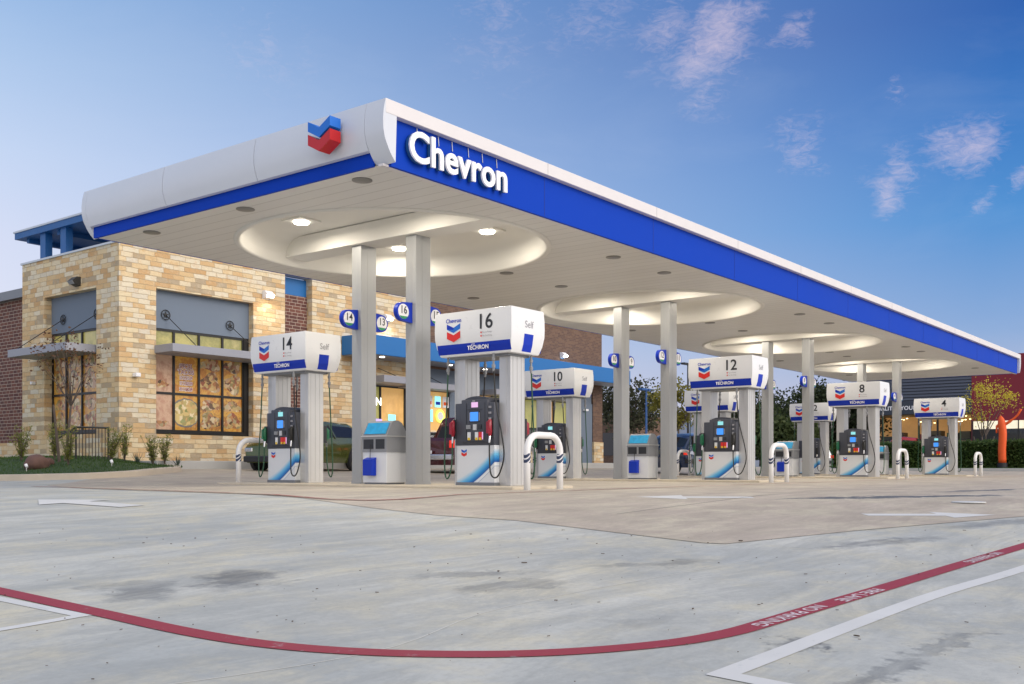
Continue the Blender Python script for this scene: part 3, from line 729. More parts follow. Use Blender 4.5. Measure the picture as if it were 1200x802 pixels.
# ================================================================== service units between the columns
def service_unit():
    root = empty('waste_bin')
    MB().box(-.26, .26, -.31, .31, .03, .60, bev=.008).build('bin_body', lower_white, root)
    MB().box(-.24, .24, -.29, .29, 0, .035).build('plinth', alu_dark, root)
    # grey upper part with a sloping, rounded hood
    pr = [(-.27, .60), (-.27, .90), (-.25, .93), (-.13, 1.15), (-.05, 1.19), (.05, 1.19), (.15, 1.14), (.24, 1.0), (.27, .85), (.27, .60)]
    hd = MB().prism([(x, -.32, z) for x, z in pr], (0, .64, 0)).build('hood', plastic_mid, root)
    MB().prism([(-.253, -.28, .938), (-.253, .28, .938), (-.138, .28, 1.149), (-.138, -.28, 1.149)], (-.006, 0, .003)).build('poster', sticker_cyan, hd)
    for a, b_ in ((-.27, -.04), (.02, .28)): MB().box(-.275, -.262, a, b_, .66, .84).build('opening', plastic_dark, hd)
    MB().box(-.29, .29, -.335, .335, .885, .905).build('trim', alu, hd)
    mb = MB(); mb.box(-.38, -.262, -.05, .20, .16, .46, bev=.012); mb.prism([(-.38, -.05, .459), (-.262, -.05, .459), (-.262, -.05, .50)], (0, .25, 0)); mb.build('squeegee_box', band_blue2, root)
    MB().tube([(-.32, .06, .44), (-.30, .07, .74)], .007, 6).build('squeegee_handle', rubber, root)
    return root
su = service_unit()
for k in range(4):
    o = su if k == 0 else copy_tree(su)
    o.location = (cen[k]-.24, 13.60, 0)
    tag(o, 'grey and white waste bin with blue squeegee box between the %s' % where[k], 'waste bin', 'waste bins between the canopy columns')

# ================================================================== U-shaped bollards
def u_bollard():
    root = empty('hoop_bollard'); w_, h, r = .455, .89, .27
    pts = [(-w_, 0, -.1), (-w_, 0, h-r)] + [(-w_+r-r*cos(a), 0, h-r+r*sin(a)) for a in [radians(15*i) for i in range(1, 7)]] + [(w_-r+r*sin(a), 0, h-r+r*cos(a)) for a in [radians(15*i) for i in range(0, 6)]] + [(w_, 0, h-r), (w_, 0, -.1)]
    MB().tube(pts, .055, 16).build('pipe', bollard_white, root, smooth='all')
    for s_ in (-1, 1):
        bd = MB().tube([(s_*w_, 0, .44), (s_*w_, 0, .59)], .058, 16).build('stripe_band', stripe_m, root, smooth=True)
    return root
def stripe_mat():
    m = M_('striped_tape', (.8, .8, .8), .4); t = m.node_tree; q = NT(t); b = t.nodes['Principled BSDF']
    co = q.n('ShaderNodeTexCoord').outputs['Object']; sp = q.n('ShaderNodeSeparateXYZ'); q.link(co, sp.inputs[0])
    v = q.math('FRACT', q.math('MULTIPLY', q.math('SUBTRACT', sp.outputs[2], sp.outputs[0]), 13))
    q.link(q.mix(q.math('GREATER_THAN', v, .32), (.75, .75, .78), (.02, .035, .09)), b.inputs['Base Color']); return m
stripe_m = stripe_mat()
ub = u_bollard(); first = True
FL = ['white hoop bollard right of the red nozzle pump, nearest the camera', 'white hoop bollard at the front end of the second island', 'white hoop bollard at the front end of the third island', 'white hoop bollard at the front end of the farthest island, by the hedge']
RL = ['white hoop bollard at the far left, half behind pump 14', 'white hoop bollard at the rear end of the second island, behind pumps 16 and 10', 'white hoop bollard in front of the dark blue car, left of pump 6', 'white hoop bollard at the rear end of the farthest island, behind pump 2']
for k in range(4):
    for y, lab in ((9.72, FL[k]), (17.5, RL[k])):
        o = ub if first else copy_tree(ub); first = False
        o.location = (pump_x[k]-(.50 if y < 10 else .20), y, gz(pump_x[k]-.5, y) if y < 10 else 0); tag(o, lab, 'bollard', 'white hoop bollards at the ends of the pump islands')

# ================================================================== the store
BX, BY, BT = 16.57, 27.6, 7.0
st = empty('convenience_store', (0, 0, 0), 0, 'limestone and brown brick store with blue fascia behind the canopy', 'store')
def wl(x0, x1, y0, y1, z0, z1, m_, nm='wall', bev=0, par=None): return MB().box(x0, x1, y0, y1, z0, z1, bev=bev).build(nm, m_, par or st)
D_ = .45
# limestone front: piers, lintel, sill wall round bay 1 (X 17.8-21.46, Z 1.35-5.8)
for q_ in ((BX, 17.806, BY, BY+D_, -.3, BT), (17.806, 21.46, BY, BY+D_, 5.8, BT), (17.806, 21.46, BY, BY+D_, -.3, 1.33), (21.46, 22.8, BY, BY+D_, -.3, BT),
           (BX, BX+D_, BY+D_, 28.85, -.3, BT), (BX, BX+D_, 28.85, 31.97, 5.78, BT), (BX, BX+D_, 28.85, 31.97, -.3, 1.33), (BX-.003, BX+D_, 31.97, 33.4, -.3, BT-.002),
           (24.02, 30.2, BY, BY+D_, 3.45, BT), (24.02, 26.2, BY, BY+D_, -.3, 3.45), (22.8, 24.02, BY+.3, BY+.7, -.3, 1.35), (42.15, 43.0, BY-.06, BY+D_, -.3, 1.55)):
    wl(*q_, stone, 'stone_wall')
wl(22.8, 24.02, BY+.28, BY+.68, 1.35, 6.35, brick_red, 'brick_infill'); wl(22.8, 24.02, BY+.32, BY+.7, 6.36, BT-.05, awning_blue, 'blue_infill')
for q_ in ((30.2, 43.0, BY+.04, BY+D_, 4.3, 7.6), (42.15, 43.0, BY+.002, BY+D_, 1.55, 4.3), (42.6, 42.998, BY+D_, 44, -.3, 7.6)): wl(*q_, brick_brown, 'brick_wall')
wl(17.2, 18.2, 33.4, 46, 1.15, 6.35, brick_red, 'brick_wall'); wl(17.15, 18.2, 33.4, 46, -.3, 1.15, stone, 'stone_wall')
wl(BX+.4, 42.7, BY+.5, 44, 6.1, 6.4, alu_dark, 'roof')
wl(BX-.04, 30.24, BY-.04, BY+D_+.03, BT, BT+.06, coping, 'coping'); wl(BX-.045, BX+D_+.03, BY+D_+.03, 33.45, BT, BT+.06, coping, 'coping')
wl(30.24, 43.04, BY, BY+D_, 7.6, 7.66, coping, 'coping')
wl(17.16, 18.2, 33.45, 46, 6.35, 6.41, coping, 'coping')
# store interior so the windows look into something
interior = M_('interior_wall', (.42, .34, .16), .8, var=.3, vs=1.2)
wl(18.3, 42.5, 33.2, 33.4, 0, 6, interior, 'interior_wall'); wl(17.1, 42.5, 28.1, 33.2, .42, .46, walk_conc, 'interior_floor'); wl(17.1, 42.5, 28.1, 33.2, 4.7, 4.75, interior, 'interior_ceiling')
# window posters: yellow and orange sheets with plates of food on them
def poster_mat(name, cols, sc, chop=False):
    m = M_(name, cols[0], .35); t = m.node_tree; q = NT(t); b = t.nodes['Principled BSDF']
    co = q.n('ShaderNodeTexCoord').outputs['Object']
    n = q.noise(co, sc, 6, .7, .25)
    if chop:
        vo = q.n('ShaderNodeTexVoronoi'); q.link(q.vmath('ADD', co, q.vmath('MULTIPLY', q.noise(co, 5, 3, .6, col=True), (.25, .25, .25))), vo.inputs['Vector']); vo.inputs['Scale'].default_value = sc
        sx = q.n('ShaderNodeSeparateXYZ'); q.link(vo.outputs['Color'], sx.inputs[0]); n = q.math('MULTIPLY_ADD', sx.outputs[0], .46, .27)
    c = q.ramp(n, [(.30+.40*i/(len(cols)-1), cc) for i, cc in enumerate(cols)])
    q.link(c, b.inputs['Base Color']); q.link(c, b.inputs['Emission Color']); b.inputs['Emission Strength'].default_value = .10  # interior light behind the sheets, painted as a faint glow of their colour
    b.inputs['Coat Weight'].default_value = .6; b.inputs['Coat Roughness'].default_value = .05
    return m
pa = poster_mat('poster_orange', [(.52, .25, .03), (.42, .15, .02), (.60, .33, .05), (.30, .12, .03), (.55, .27, .04)], 2.2)
pb = poster_mat('poster_tan', [(.48, .27, .17), (.36, .17, .10), (.55, .36, .24), (.42, .20, .13)], 1.6)
pf = poster_mat('food_mix', [(.10, .05, .02), (.36, .15, .05), (.55, .38, .15), (.16, .13, .04), (.60, .48, .30), (.26, .07, .03)], 9, True)
pg = poster_mat('food_green', [(.30, .25, .08), (.58, .44, .16), (.50, .30, .10), (.18, .22, .05), (.66, .54, .32)], 8, True)
pfr = poster_mat('food_plate_rim', [(.16, .15, .13), (.10, .10, .09)], 3)
clere = poster_mat('clerestory_glow', [(.26, .25, .06), (.36, .31, .10), (.20, .19, .06), (.40, .33, .14)], .8)
clere.node_tree.nodes['Principled BSDF'].inputs['Emission Strength'].default_value = .35
dark_glass = M_('dark_glass', (.03, .033, .035), .08, coat=.4)
def bay(face, c0, cs, zs, posters):
    """face '-Y': coordinate is X at plane Y; face '-X': coordinate is Y at plane X. cs: mullion positions, zs: (sill, mid, head)"""
    root = None
    pl = (BY+.30) if face == '-Y' else (BX+.30)
    def B(a, b_, d0, d1, z0, z1):
        return ((a, b_, pl+d0, pl+d1, z0, z1) if face == '-Y' else (pl+d0, pl+d1, a, b_, z0, z1))
    def srt(v): return v
    fr = MB(); z0, zm, z1, zt = zs
    for c in cs: fr.box(*B(c-.035, c+.035, -.05, .05, z0, zt))
    lo, hi = min(cs), max(cs)
    for z in (z0, zm, z1, zt): fr.box(*B(lo, hi, -.045, .045, z-.035, z+.035))
    fr.box(*B(lo-.04, hi+.04, -.10, .05, z0-.09, z0-.03))
    root = fr.build('window', black_frame, st)
    cc = sorted(cs)
    for i, (a, b_) in enumerate(zip(cc, cc[1:])):
        MB().box(*B(a+.035, b_-.035, 0, .012, z1+.035, zt-.035)).build('upper_pane', clere, root)
        for j, (za, zb) in enumerate(((z0, zm), (zm, z1))):
            key = posters[i][j]
            m_ = pb if key == 't' else pa
            MB().box(*B(a+.035, b_-.035, 0, .012, za+.035, zb-.035)).build('pane', m_, root)
            ca, w_ = (a+b_)/2, (b_-a)
            rd = random.Random(i*7+j*3+int(lo))
            def blob(zc, rx, rz, mm, dd, nme):
                pts = []
                for k in range(26):
                    t = 2*pi*k/26; rr = 1+rd.uniform(-.04, .04)+(.22*sin(t*3+i+j*2) if mm is pf else 0)
                    u, v = ca+rx*rr*cos(t), zc+rz*rr*sin(t); u = min(max(u, a+.04), b_-.04)
                    pts.append((u, pl-dd, v) if face == '-Y' else (pl-dd, u, v))
                MB().poly(pts).build(nme, mm, root)
            H = zb-za
            if key == 'p': blob((za+zb)/2, w_*.56, H*.40, pfr, .004, 'plate_print'); blob((za+zb)/2, w_*.53, H*.36, pg, .006, 'food_print')
            if key == 'f':
                blob(za+H*.72, w_*.42, H*.15, pf, .005, 'food_print'); blob(za+H*.30, w_*.42, H*.22, pf, .006, 'food_print')
            if key == 'c': 
                for q_, s_ in enumerate(('SPECIAL', 'TACOS', '10 X $15.99', '15 X $25.99', '20 X $42.99')):
                    zz = 3.50-q_*.18
                    text('poster_lettering', s_, .20 if q_ < 2 else .14, txt_white, (ca, pl-.005, zz), root, face='-Y', bold=.016, xs=.68 if q_ != 1 else .9)
                    text('poster_lettering', s_, .20 if q_ < 2 else .14, M_P, (ca, pl-.010, zz), root, face='-Y', bold=.002, xs=.68 if q_ != 1 else .9)
            if key == 't': blob(za+H*.2, w_*.25, H*.08, pf, .005, 'food_print')
    return root
M_P = M_('poster_print_red', (.30, .02, .03), .5)
bay('-Y', 0, [17.82, 18.6, 19.52, 20.42, 21.24], (1.45, 2.62, 4.02, 4.58), [('t', 't'), ('p', 'c'), ('f', 'f'), ('f', 'f')])
bay('-X', 0, [28.87, 29.25, 30.15, 31.1, 31.95], (1.45, 2.62, 4.02, 4.58), [('f', 'f'), ('f', 'f'), ('f', 'f'), ('f', 'f')])
wl(21.24, 21.46, BY+.25, BY+.4, 1.33, 4.62, black_frame, 'jamb'); 
wl(17.806, 21.46, BY+.24, BY+.45, 4.62, 5.8, grey_panel, 'grey_panel'); wl(BX+.24, BX+.44, 28.85, 31.97, 4.62, 5.78, grey_panel, 'grey_panel')
# awnings hung on rods from round star plates
def star(face, a, z, pl, rod):
    def P(u, v, d): return (a+u, pl-d, z+v) if face == '-Y' else (pl-d, a-u, z+v)
    s5 = []
    for k in range(10):
        r_ = .115 if k % 2 == 0 else .045; t = pi/2+2*pi*k/10; s5.append((r_*cos(t), r_*sin(t)))
    mb = MB(); mb.prism([P(u, v, .02) for u, v in s5], Vector(P(0, 0, .04))-Vector(P(0, 0, .02)))
    mb.tube([P(.15*cos(t), .15*sin(t), .03) for t in [2*pi*k/24 for k in range(25)]], .013, 6)
    sp_ = mb.build('star_plate', black_frame, st)
    MB().tube([P(0, 0, .03), P(*rod)], .013, 6).build('tie_rod', black_frame, sp_)
star('-Y', 18.28, 5.05, BY+.24, (.35, -1.0, 1.1)); star('-Y', 20.68, 4.98, BY+.24, (.35, -.95, 1.1))
star('-X', 29.2, 5.03, BX+.24, (-.9, -1.0, 1.1)); star('-X', 31.2, 5.03, BX+.24, (-.9, -1.0, 1.1))
wl(17.75, 21.52, BY-.95, BY+.2, 3.80, 4.04, awning_grey, 'awning', .01); wl(BX-.95, BX+.2, 28.9, 32.45, 3.80, 4.04, awning_grey, 'awning', .01)
# blue fascia of the store entrance
bf = wl(25.4, 43.55, 26.3, 27.58, 4.40, 5.10, awning_blue, 'blue_fascia', .01)
wl(25.45, 43.5, 26.35, 27.58, 4.385, 4.398, awning_grey, 'fascia_soffit', par=bf)
for x in (26.6, 28.6, 30.4, 32.6, 34.6, 36.6): MB().disc((x, 26.7, 4.365), .09, h=.02).build('downlight', lamp_on, bf)
# entrance wall below the fascia
mb = MB(); mb.box(26.2, 42.15, BY+.1, BY+.4, 3.42, 4.38); mb.box(31.5, 33.2, BY+.1, BY+.4, 1.1, 3.42); mb.box(40.15, 42.15, BY+.05, BY+.4, -.3, 3.42); mb.build('grey_wall', grey_panel, st)
wl(26.2, 31.5, BY+.1, BY+.4, -.3, 1.0, stone, 'stone_wall') if False else None
wl(31.5, 40.15, BY+.1, BY+.4, -.3, 1.1, stone, 'stone_wall')
wl(26.6, 28.4, BY-1.0, BY+.1, 3.46, 3.72, awning_grey, 'awning', .01); wl(28.45, 31.6, BY-.7, BY+.1, 3.40, 3.64, awning_grey, 'awning', .01); wl(33.6, 40.0, BY-.7, BY+.1, 3.40, 3.64, awning_grey, 'awning', .01)
star('-Y', 27.2, 4.12, BY+.1, (.9, -.5, .8)); star('-Y', 29.6, 4.12, BY+.1, (.9, -.5, .6))
olive_in = poster_mat('olive_lit_pane', [(.24, .25, .06), (.32, .30, .09), (.20, .21, .05)], .7); orange_in = poster_mat('orange_lit_pane', [(.60, .33, .09), (.68, .40, .13), (.52, .27, .07)], .6)  # panes coloured and glowing to stand in for the lit store interior
for m_ in (olive_in, orange_in): m_.node_tree.nodes['Principled BSDF'].inputs['Emission Strength'].default_value = .45
def shopwin(xa, xb, za, zb, upper, n, nm='window'):
    fr = MB()
    for i in range(n+1):
        x = xa+(xb-xa)*i/n; fr.box(x-.04, x+.04, BY+.14, BY+.26, za, zb)
    zm = za+(zb-za)*.42
    for z in (za, zm, zb): fr.box(xa, xb, BY+.15, BY+.25, z-.04, z+.04)
    w_ = fr.build(nm, black_frame, st)
    for i in range(n):
        a, c_ = xa+(xb-xa)*i/n+.04, xa+(xb-xa)*(i+1)/n-.04
        MB().box(a, c_, BY+.19, BY+.20, zm+.04, zb-.04).build('upper_pane', upper[i % len(upper)], w_)
        MB().box(a, c_, BY+.19, BY+.20, za+.04, zm-.04).build('pane', dark_glass, w_)
    return w_
w1 = shopwin(26.2, 28.9, .6, 3.42, [olive_in, orange_in], 2)
w2 = shopwin(28.95, 31.5, .45, 3.42, [olive_in, orange_in, dark_glass], 2, 'door')
w3 = shopwin(33.2, 36.6, 1.1, 3.42, [orange_in, olive_in], 3); w4 = shopwin(36.7, 40.1, 1.1, 3.42, [olive_in, orange_in], 3)
neon = M_('open_sign_white', (.9, .9, .9), .4, emit=(1, 1, .97), es=1.6); neon_c = M_('sign_cyan', (.2, .6, .6), .4, emit=(.35, .85, .95), es=.8); neon_p = M_('sign_violet', (.4, .3, .8), .4, emit=(.45, .35, 1), es=.9); neon_y = M_('sign_lime', (.6, .8, .1), .4, emit=(.75, .95, .15), es=.9)
text('open_sign', 'OPEN', .42, neon, (27.05, BY+.13, 2.80), w1, face='-Y', bold=.008)
MB().box(26.9, 27.6, BY+.12, BY+.13, 1.55, 2.15).build('violet_poster', neon_p, w1); text('poster_lettering', 'BUY', .3, neon, (27.25, BY+.11, 1.85), w1, face='-Y', bold=.006)
MB().box(27.95, 28.35, BY+.12, BY+.13, 1.65, 2.35).build('cyan_poster', neon_c, w1); MB().box(28.05, 28.25, BY+.11, BY+.12, 1.75, 2.05).build('blue_patch', band_blue2, w1)
for i, x in enumerate((30.1, 30.62, 31.1)):
    MB().box(x, x+.36, BY+.12, BY+.13, 2.75, 3.2).build('door_poster', (txt_white, neon_c, txt_white)[i], w2)
    MB().box(x+.05, x+.31, BY+.11, BY+.12, 2.85, 2.98).build('poster_mark', (orange_tube, band_blue2, orange_tube)[i], w2)
MB().box(30.1, 30.5, BY+.12, BY+.13, 2.15, 2.65).build('door_poster', neon_c, w2); MB().disc((30.95, BY+.12, 2.4), .27, 'Y', 24, .01).build('lime_disc', neon_y, w2); MB().disc((30.95, BY+.11, 2.4), .17, 'Y', 24, .01).build('disc_centre', txt_white, w2)
for i in range(3): text('door_lettering', ('CUSTOMER PARKING', 'STORE HOURS', '24 HOURS')[i], .13, txt_white, (30.3, BY+.11, 1.75-.2*i), w2, face='-Y')
# wall lamps
def wall_lamp(face, a, z, pl, lit, lab):
    r = empty('wall_lamp', (a, pl, z) if face == '-Y' else (pl, a, z), 0 if face == '-Y' else -pi/2, lab, 'wall lamp', 'lamps fixed on the store walls')
    MB().prism([(-.16, 0, -.13), (-.16, 0, .15), (-.16, -.12, .15), (-.16, -.26, .02), (-.16, -.20, -.06)], (.32, 0, 0)).build('lamp_body', M_('lamp_bronze', (.03, .03, .03), .4) if not lit else txt_white, r)
    MB().prism([(-.145, -.205, -.068), (-.145, -.265, .012), (-.145, -.28, -.0), (-.145, -.21, -.085)], (.29, 0, 0)).build('lamp_lens', lamp_wall if lit else plastic_mid, r)
    if lit:
        L = bpy.data.lights.new('wall_light', 'AREA'); L.energy = 11; L.size = .25; L.color = (1, .83, .6); lo = bpy.data.objects.new('wall_light', L); COL.objects.link(lo)
        lo.location = (a, pl-.34, z-.12); lo.rotation_euler = (radians(-18), 0, 0)
wall_lamp('-Y', 21.99, 6.12, BY, True, 'lit square lamp on the limestone wall right of the taco window')
wall_lamp('-Y', 27.7, 6.0, BY, True, 'lit lamp on limestone above the start of the blue store fascia')
wall_lamp('-Y', 39.5, 5.6, BY+.04, True, 'lit lamp on brown brick above the right end of blue fascia')
wall_lamp('-X', 29.9, 6.05, BX, False, 'dark unlit floodlight high on the left limestone face')
# small security cameras
MB().box(17.0, 17.16, BY-.22, BY, 3.02, 3.14, bev=.02).build('camera_housing', txt_white, st); MB().box(BX-.16, BX, 32.5, 32.6, 3.0, 3.1, bev=.02).build('camera_housing', txt_white, st)
MB().box(41.3, 41.55, BY-.14, BY+.05, 3.05, 3.15, bev=.02).build('camera_housing', txt_white, st)
# blue steel roof canopy above the parapet
pg_ = empty('rooftop_pergola', (0, 0, 0), 0, 'flat blue steel canopy on posts standing on the store roof', 'roof canopy')
MB().box(16.9, 21.8, 28.2, 34.6, 8.07, 8.28).build('slab', pergola_blue, pg_); MB().box(16.87, 21.85, 28.15, 34.65, 8.28, 8.34).build('edge_flashing', coping, pg_)
mb = MB()
for y in (30, 32, 34): mb.box(17.1, 21.6, y, y+.16, 7.93, 8.07)
mb.build('beam', pergola_blue, pg_)
for (x, y) in ((17.1, 32.9), (17.1, 31.6), (17.3, 28.9), (21.2, 32.9), (21.2, 28.9)): MB().box(x-.1, x+.14, y-.17, y+.17, 6.3, 8.07).build('post', pergola_blue, pg_)
MB().box(20.0, 24.2, 30.0, 33.4, 7.25, 7.50).build('lower_beam', pergola_blue, pg_)

# pavement in front of the store
o = MB().box(16.6, 44.5, 25.7, 27.62, -.2, .50, bev=.02).build('store_sidewalk', walk_conc); tag(o, kind='structure')

# ================================================================== planting bed at the corner
kp = catmull([(9.5, 40, 0), (10.2, 30, 0), (11.4, 24.4, 0), (12.0, 23.1, 0), (12.7, 22.3, 0), (13.7, 22.15, 0), (14.6, 22.6, 0), (15.6, 23.3, 0), (16.4, 24.2, 0), (16.9, 25.6, 0)], 8)
def kerb(path, w_, h, mat_):
    rings = []
    for i, p in enumerate(path):
        t = (path[min(i+1, len(path)-1)]-path[max(0, i-1)]).normalized(); n_ = Vector((-t.y, t.x, 0)); z = gz(p.x, p.y)
        rings.append([(p.x, p.y, z-.05), (p.x+n_.x*.02, p.y+n_.y*.02, z+h-.02), (p.x+n_.x*.05, p.y+n_.y*.05, z+h), (p.x+n_.x*w_, p.y+n_.y*w_, z+h), (p.x+n_.x*w_, p.y+n_.y*w_, z-.05)])
    return MB().loft(rings).build('kerb', mat_, smooth=True)
tag(kerb(kp, .22, .15, kerb_conc), kind='structure')
def bed_z(x, y):
    d = min((Vector((x, y, 0))-p).length for p in kp); return gz(x, y)+.13+.16*ssf(0, 3, d)
b = bmesh.new(); inner = []
bed = [(p.x+.1, p.y+.12) for p in kp] + [(16.55, 27.4), (16.5, 40)]
f_ = b.faces.new([b.verts.new((x, y, 0)) for x, y in bed])
for k in [x*.5 for x in range(19, 34)]: bmesh.ops.bisect_plane(b, geom=b.verts[:]+b.edges[:]+b.faces[:], plane_co=(k, 0, 0), plane_no=(1, 0, 0))
for k in [y*.5 for y in range(44, 80)]: bmesh.ops.bisect_plane(b, geom=b.verts[:]+b.edges[:]+b.faces[:], plane_co=(0, k, 0), plane_no=(0, 1, 0))
for v in b.verts: v.co.z = bed_z(v.co.x, v.co.y)
bmesh.ops.recalc_face_normals(b, faces=b.faces[:]); me = bpy.data.meshes.new('lawn'); b.to_mesh(me); b.free(); me.materials.append(M_('lawn_soil', (.035, .07, .02), .9, var=.3, vs=5))
o = bpy.data.objects.new('lawn', me); COL.objects.link(o); tag(o, kind='structure')
if me.polygons[0].normal.z < 0: me.flip_normals()
def inpoly(x, y, P):
    c = False; j = len(P)-1
    for i in range(len(P)):
        if (P[i][1] > y) != (P[j][1] > y) and x < (P[j][0]-P[i][0])*(y-P[i][1])/(P[j][1]-P[i][1])+P[i][0]: c = not c
        j = i
    return c
rnd = random.Random(3); g = MB(); cnt = 0
while cnt < 9000:
    x, y = rnd.uniform(9.6, 16.5), rnd.uniform(22.1, 31)
    if not inpoly(x, y, bed): continue
    z = bed_z(x, y)-.02; a = rnd.uniform(0, pi); h = rnd.uniform(.04, .09); c_, s_ = cos(a)*.012, sin(a)*.012; lx, ly = rnd.uniform(-.03, .03), rnd.uniform(-.03, .03)
    g.quad((x-c_, y-s_, z), (x+c_, y+s_, z), (x+lx, y+ly, z+h)); cnt += 1
tag(g.build('grass', grass_m, keepn=True), 'short green grass covering the kerbed bed at the store corner', 'grass', kind='stuff')
def shrub(x, y, h, r, lab, seed, grp='young upright shrubs in the corner bed'):
    rd = random.Random(seed); z0 = bed_z(x, y)-.02; root = empty('young_shrub', (x, y, z0), 0, lab, 'shrub', grp)
    st_ = MB(); lf = MB()
    for k in range(14):
        a = rd.uniform(0, 2*pi); e = rd.uniform(.05, r); hh = h*rd.uniform(.6, 1.0); p0, p1, p2 = Vector((0, 0, 0)), Vector((e*.4*cos(a), e*.4*sin(a), hh*.5)), Vector((e*cos(a), e*sin(a), hh))
        st_.tube([p0, p1, p2], [.009, .006, .003], 4)
        for i in range(46):
            t = rd.uniform(.2, 1.0); p = p0.lerp(p1, t*2) if t < .5 else p1.lerp(p2, t*2-1)
            d = Vector((rd.gauss(0, 1), rd.gauss(0, 1), rd.gauss(.9, .6))).normalized(); s_ = d.orthogonal().normalized()*.014; L = rd.uniform(.05, .11)
            p = p+Vector((rd.gauss(0, .03), rd.gauss(0, .03), 0)); lf.quad(p-s_*.4, p+d*L*.5-s_, p+d*L, p+d*L*.5+s_)
    st_.build('stems', bark, root); lf.build('foliage', leaf_shrub, root, keepn=True)
def on_px(px, y):      # X on the ray through a photo column at depth plane Y (used once to lay the bed out)
    k = (px-600)/1186; return y*(cos(HEAD)+k*sin(HEAD))/(sin(HEAD)-k*cos(HEAD))
for i, (px, y, h, r, lab) in enumerate([(25, 27.2, 1.0, .28, 'young shrub left of the brown rock by the brick wall'), (64, 26.3, 1.15, .26, 'slim young shrub just behind the small bare tree'), (80, 24.6, 1.1, .30, 'young shrub directly in front of the black railing'),
    (130, 25.0, 1.0, .36, 'bushy young shrub nearest the kerb, right of the black railing'), (146, 26.6, 1.1, .30, 'tall young shrub against the limestone corner pier'), (179, 24.9, .85, .33, 'young shrub below the left side of the taco window'), (193, 25.6, .90, .25, 'last upright shrub before the bed ends, below the taco window')]):
    shrub(on_px(px, y), y, h, r, lab, 20+i)
def spiky(px, y, lab, seed):
    x = on_px(px, y); rd = random.Random(seed); mb = MB()
    for k in range(26):
        a = rd.uniform(0, 2*pi); L = rd.uniform(.25, .45); e = rd.uniform(.2, 1.1); d = Vector((cos(a)*sin(e), sin(a)*sin(e), cos(e))); s_ = Vector((-sin(a), cos(a), 0))*.016
        mb.quad(-s_, s_, d*L)
    o = mb.build('spiky_plant', M_('agave', (.06, .09, .07), .6, var=.2), keepn=True); o.location = (x, y, bed_z(x, y)-.02); tag(o, lab, 'plant', 'low spiky plants in the corner bed')
spiky(161, 26.0, 'low spiky dark plant between the tall shrub and the window shrubs', 1); spiky(208, 25.2, 'low spiky dark plant at the right tip of the bed', 2)
# rocks
for (px, y, r, lab) in ((43, 24.9, .30, 'large rounded brown rock on the grass left of the railing'), (57, 25.3, .15, 'small dark rock beside the big brown one')):
    x = on_px(px, y); b = bmesh.new(); bmesh.ops.create_icosphere(b, subdivisions=3, radius=r); rd = random.Random(int(px))
    from mathutils import noise as mn
    for v in b.verts: v.co *= 1+.22*mn.noise(v.co*4+Vector((px, 0, 0))); v.co.z *= .8
    me = bpy.data.meshes.new('rock'); b.to_mesh(me); b.free(); me.materials.append(rock)
    for p in me.polygons: p.use_smooth = True
    o = bpy.data.objects.new('rock', me); COL.objects.link(o); o.location = (x, y, bed_z(x, y)+r*.35); tag(o, lab, 'rock', 'rocks in the corner bed')
# little bed lights / sprinkler markers
for px, y, lab in ((31, 24.6, 'small white ground spotlight beside the left shrub'), (131, 23.6, 'small white ground spotlight on the grass near the kerb')):
    x = on_px(px, y); r = empty('ground_light', (x, y, bed_z(x, y)), 0, lab, 'ground light', 'small spotlights in the bed')
    MB().tube([(0, 0, 0), (0, 0, .10)], .012, 6).build('stake', alu, r); MB().tube([(0, -.03, .10), (0, .03, .16)], [.03, .04], 10).build('lamp_head', txt_white, r)
# black railing
ra = empty('ramp_railing', (0, 0, 0), 0, 'short black metal railing with thin balusters beside the store corner', 'railing')
xa, xb, y_ = on_px(89, 27.2), on_px(127, 25.9), 0
p0, p1 = Vector((on_px(88, 27.9)-.2, 27.6, 0)), Vector((on_px(127, 26.4), 26.4, 0))
p0 = Vector((on_px(89, 26.6), 26.6, 0)); 
z0 = .36; top = 1.42
MB().tube([p0+Vector((0, 0, top)), p1+Vector((0, 0, top))], .028, 8).build('handrail', black_frame, ra); MB().tube([p0+Vector((0, 0, z0+.1)), p1+Vector((0, 0, z0+.1))], .02, 6).build('bottom_rail', black_frame, ra)
MB().tube([p0+Vector((0, 0, top)), p0+Vector((-.25, .9, top-.45))], .024, 8).build('handrail', black_frame, ra)
for k in range(11):
    p = p0.lerp(p1, k/10); rr = .026 if k in (0, 10) else .011; MB().tube([p+Vector((0, 0, z0)), p+Vector((0, 0, top))], rr, 6).build('post' if rr > .02 else 'baluster', black_frame, ra)

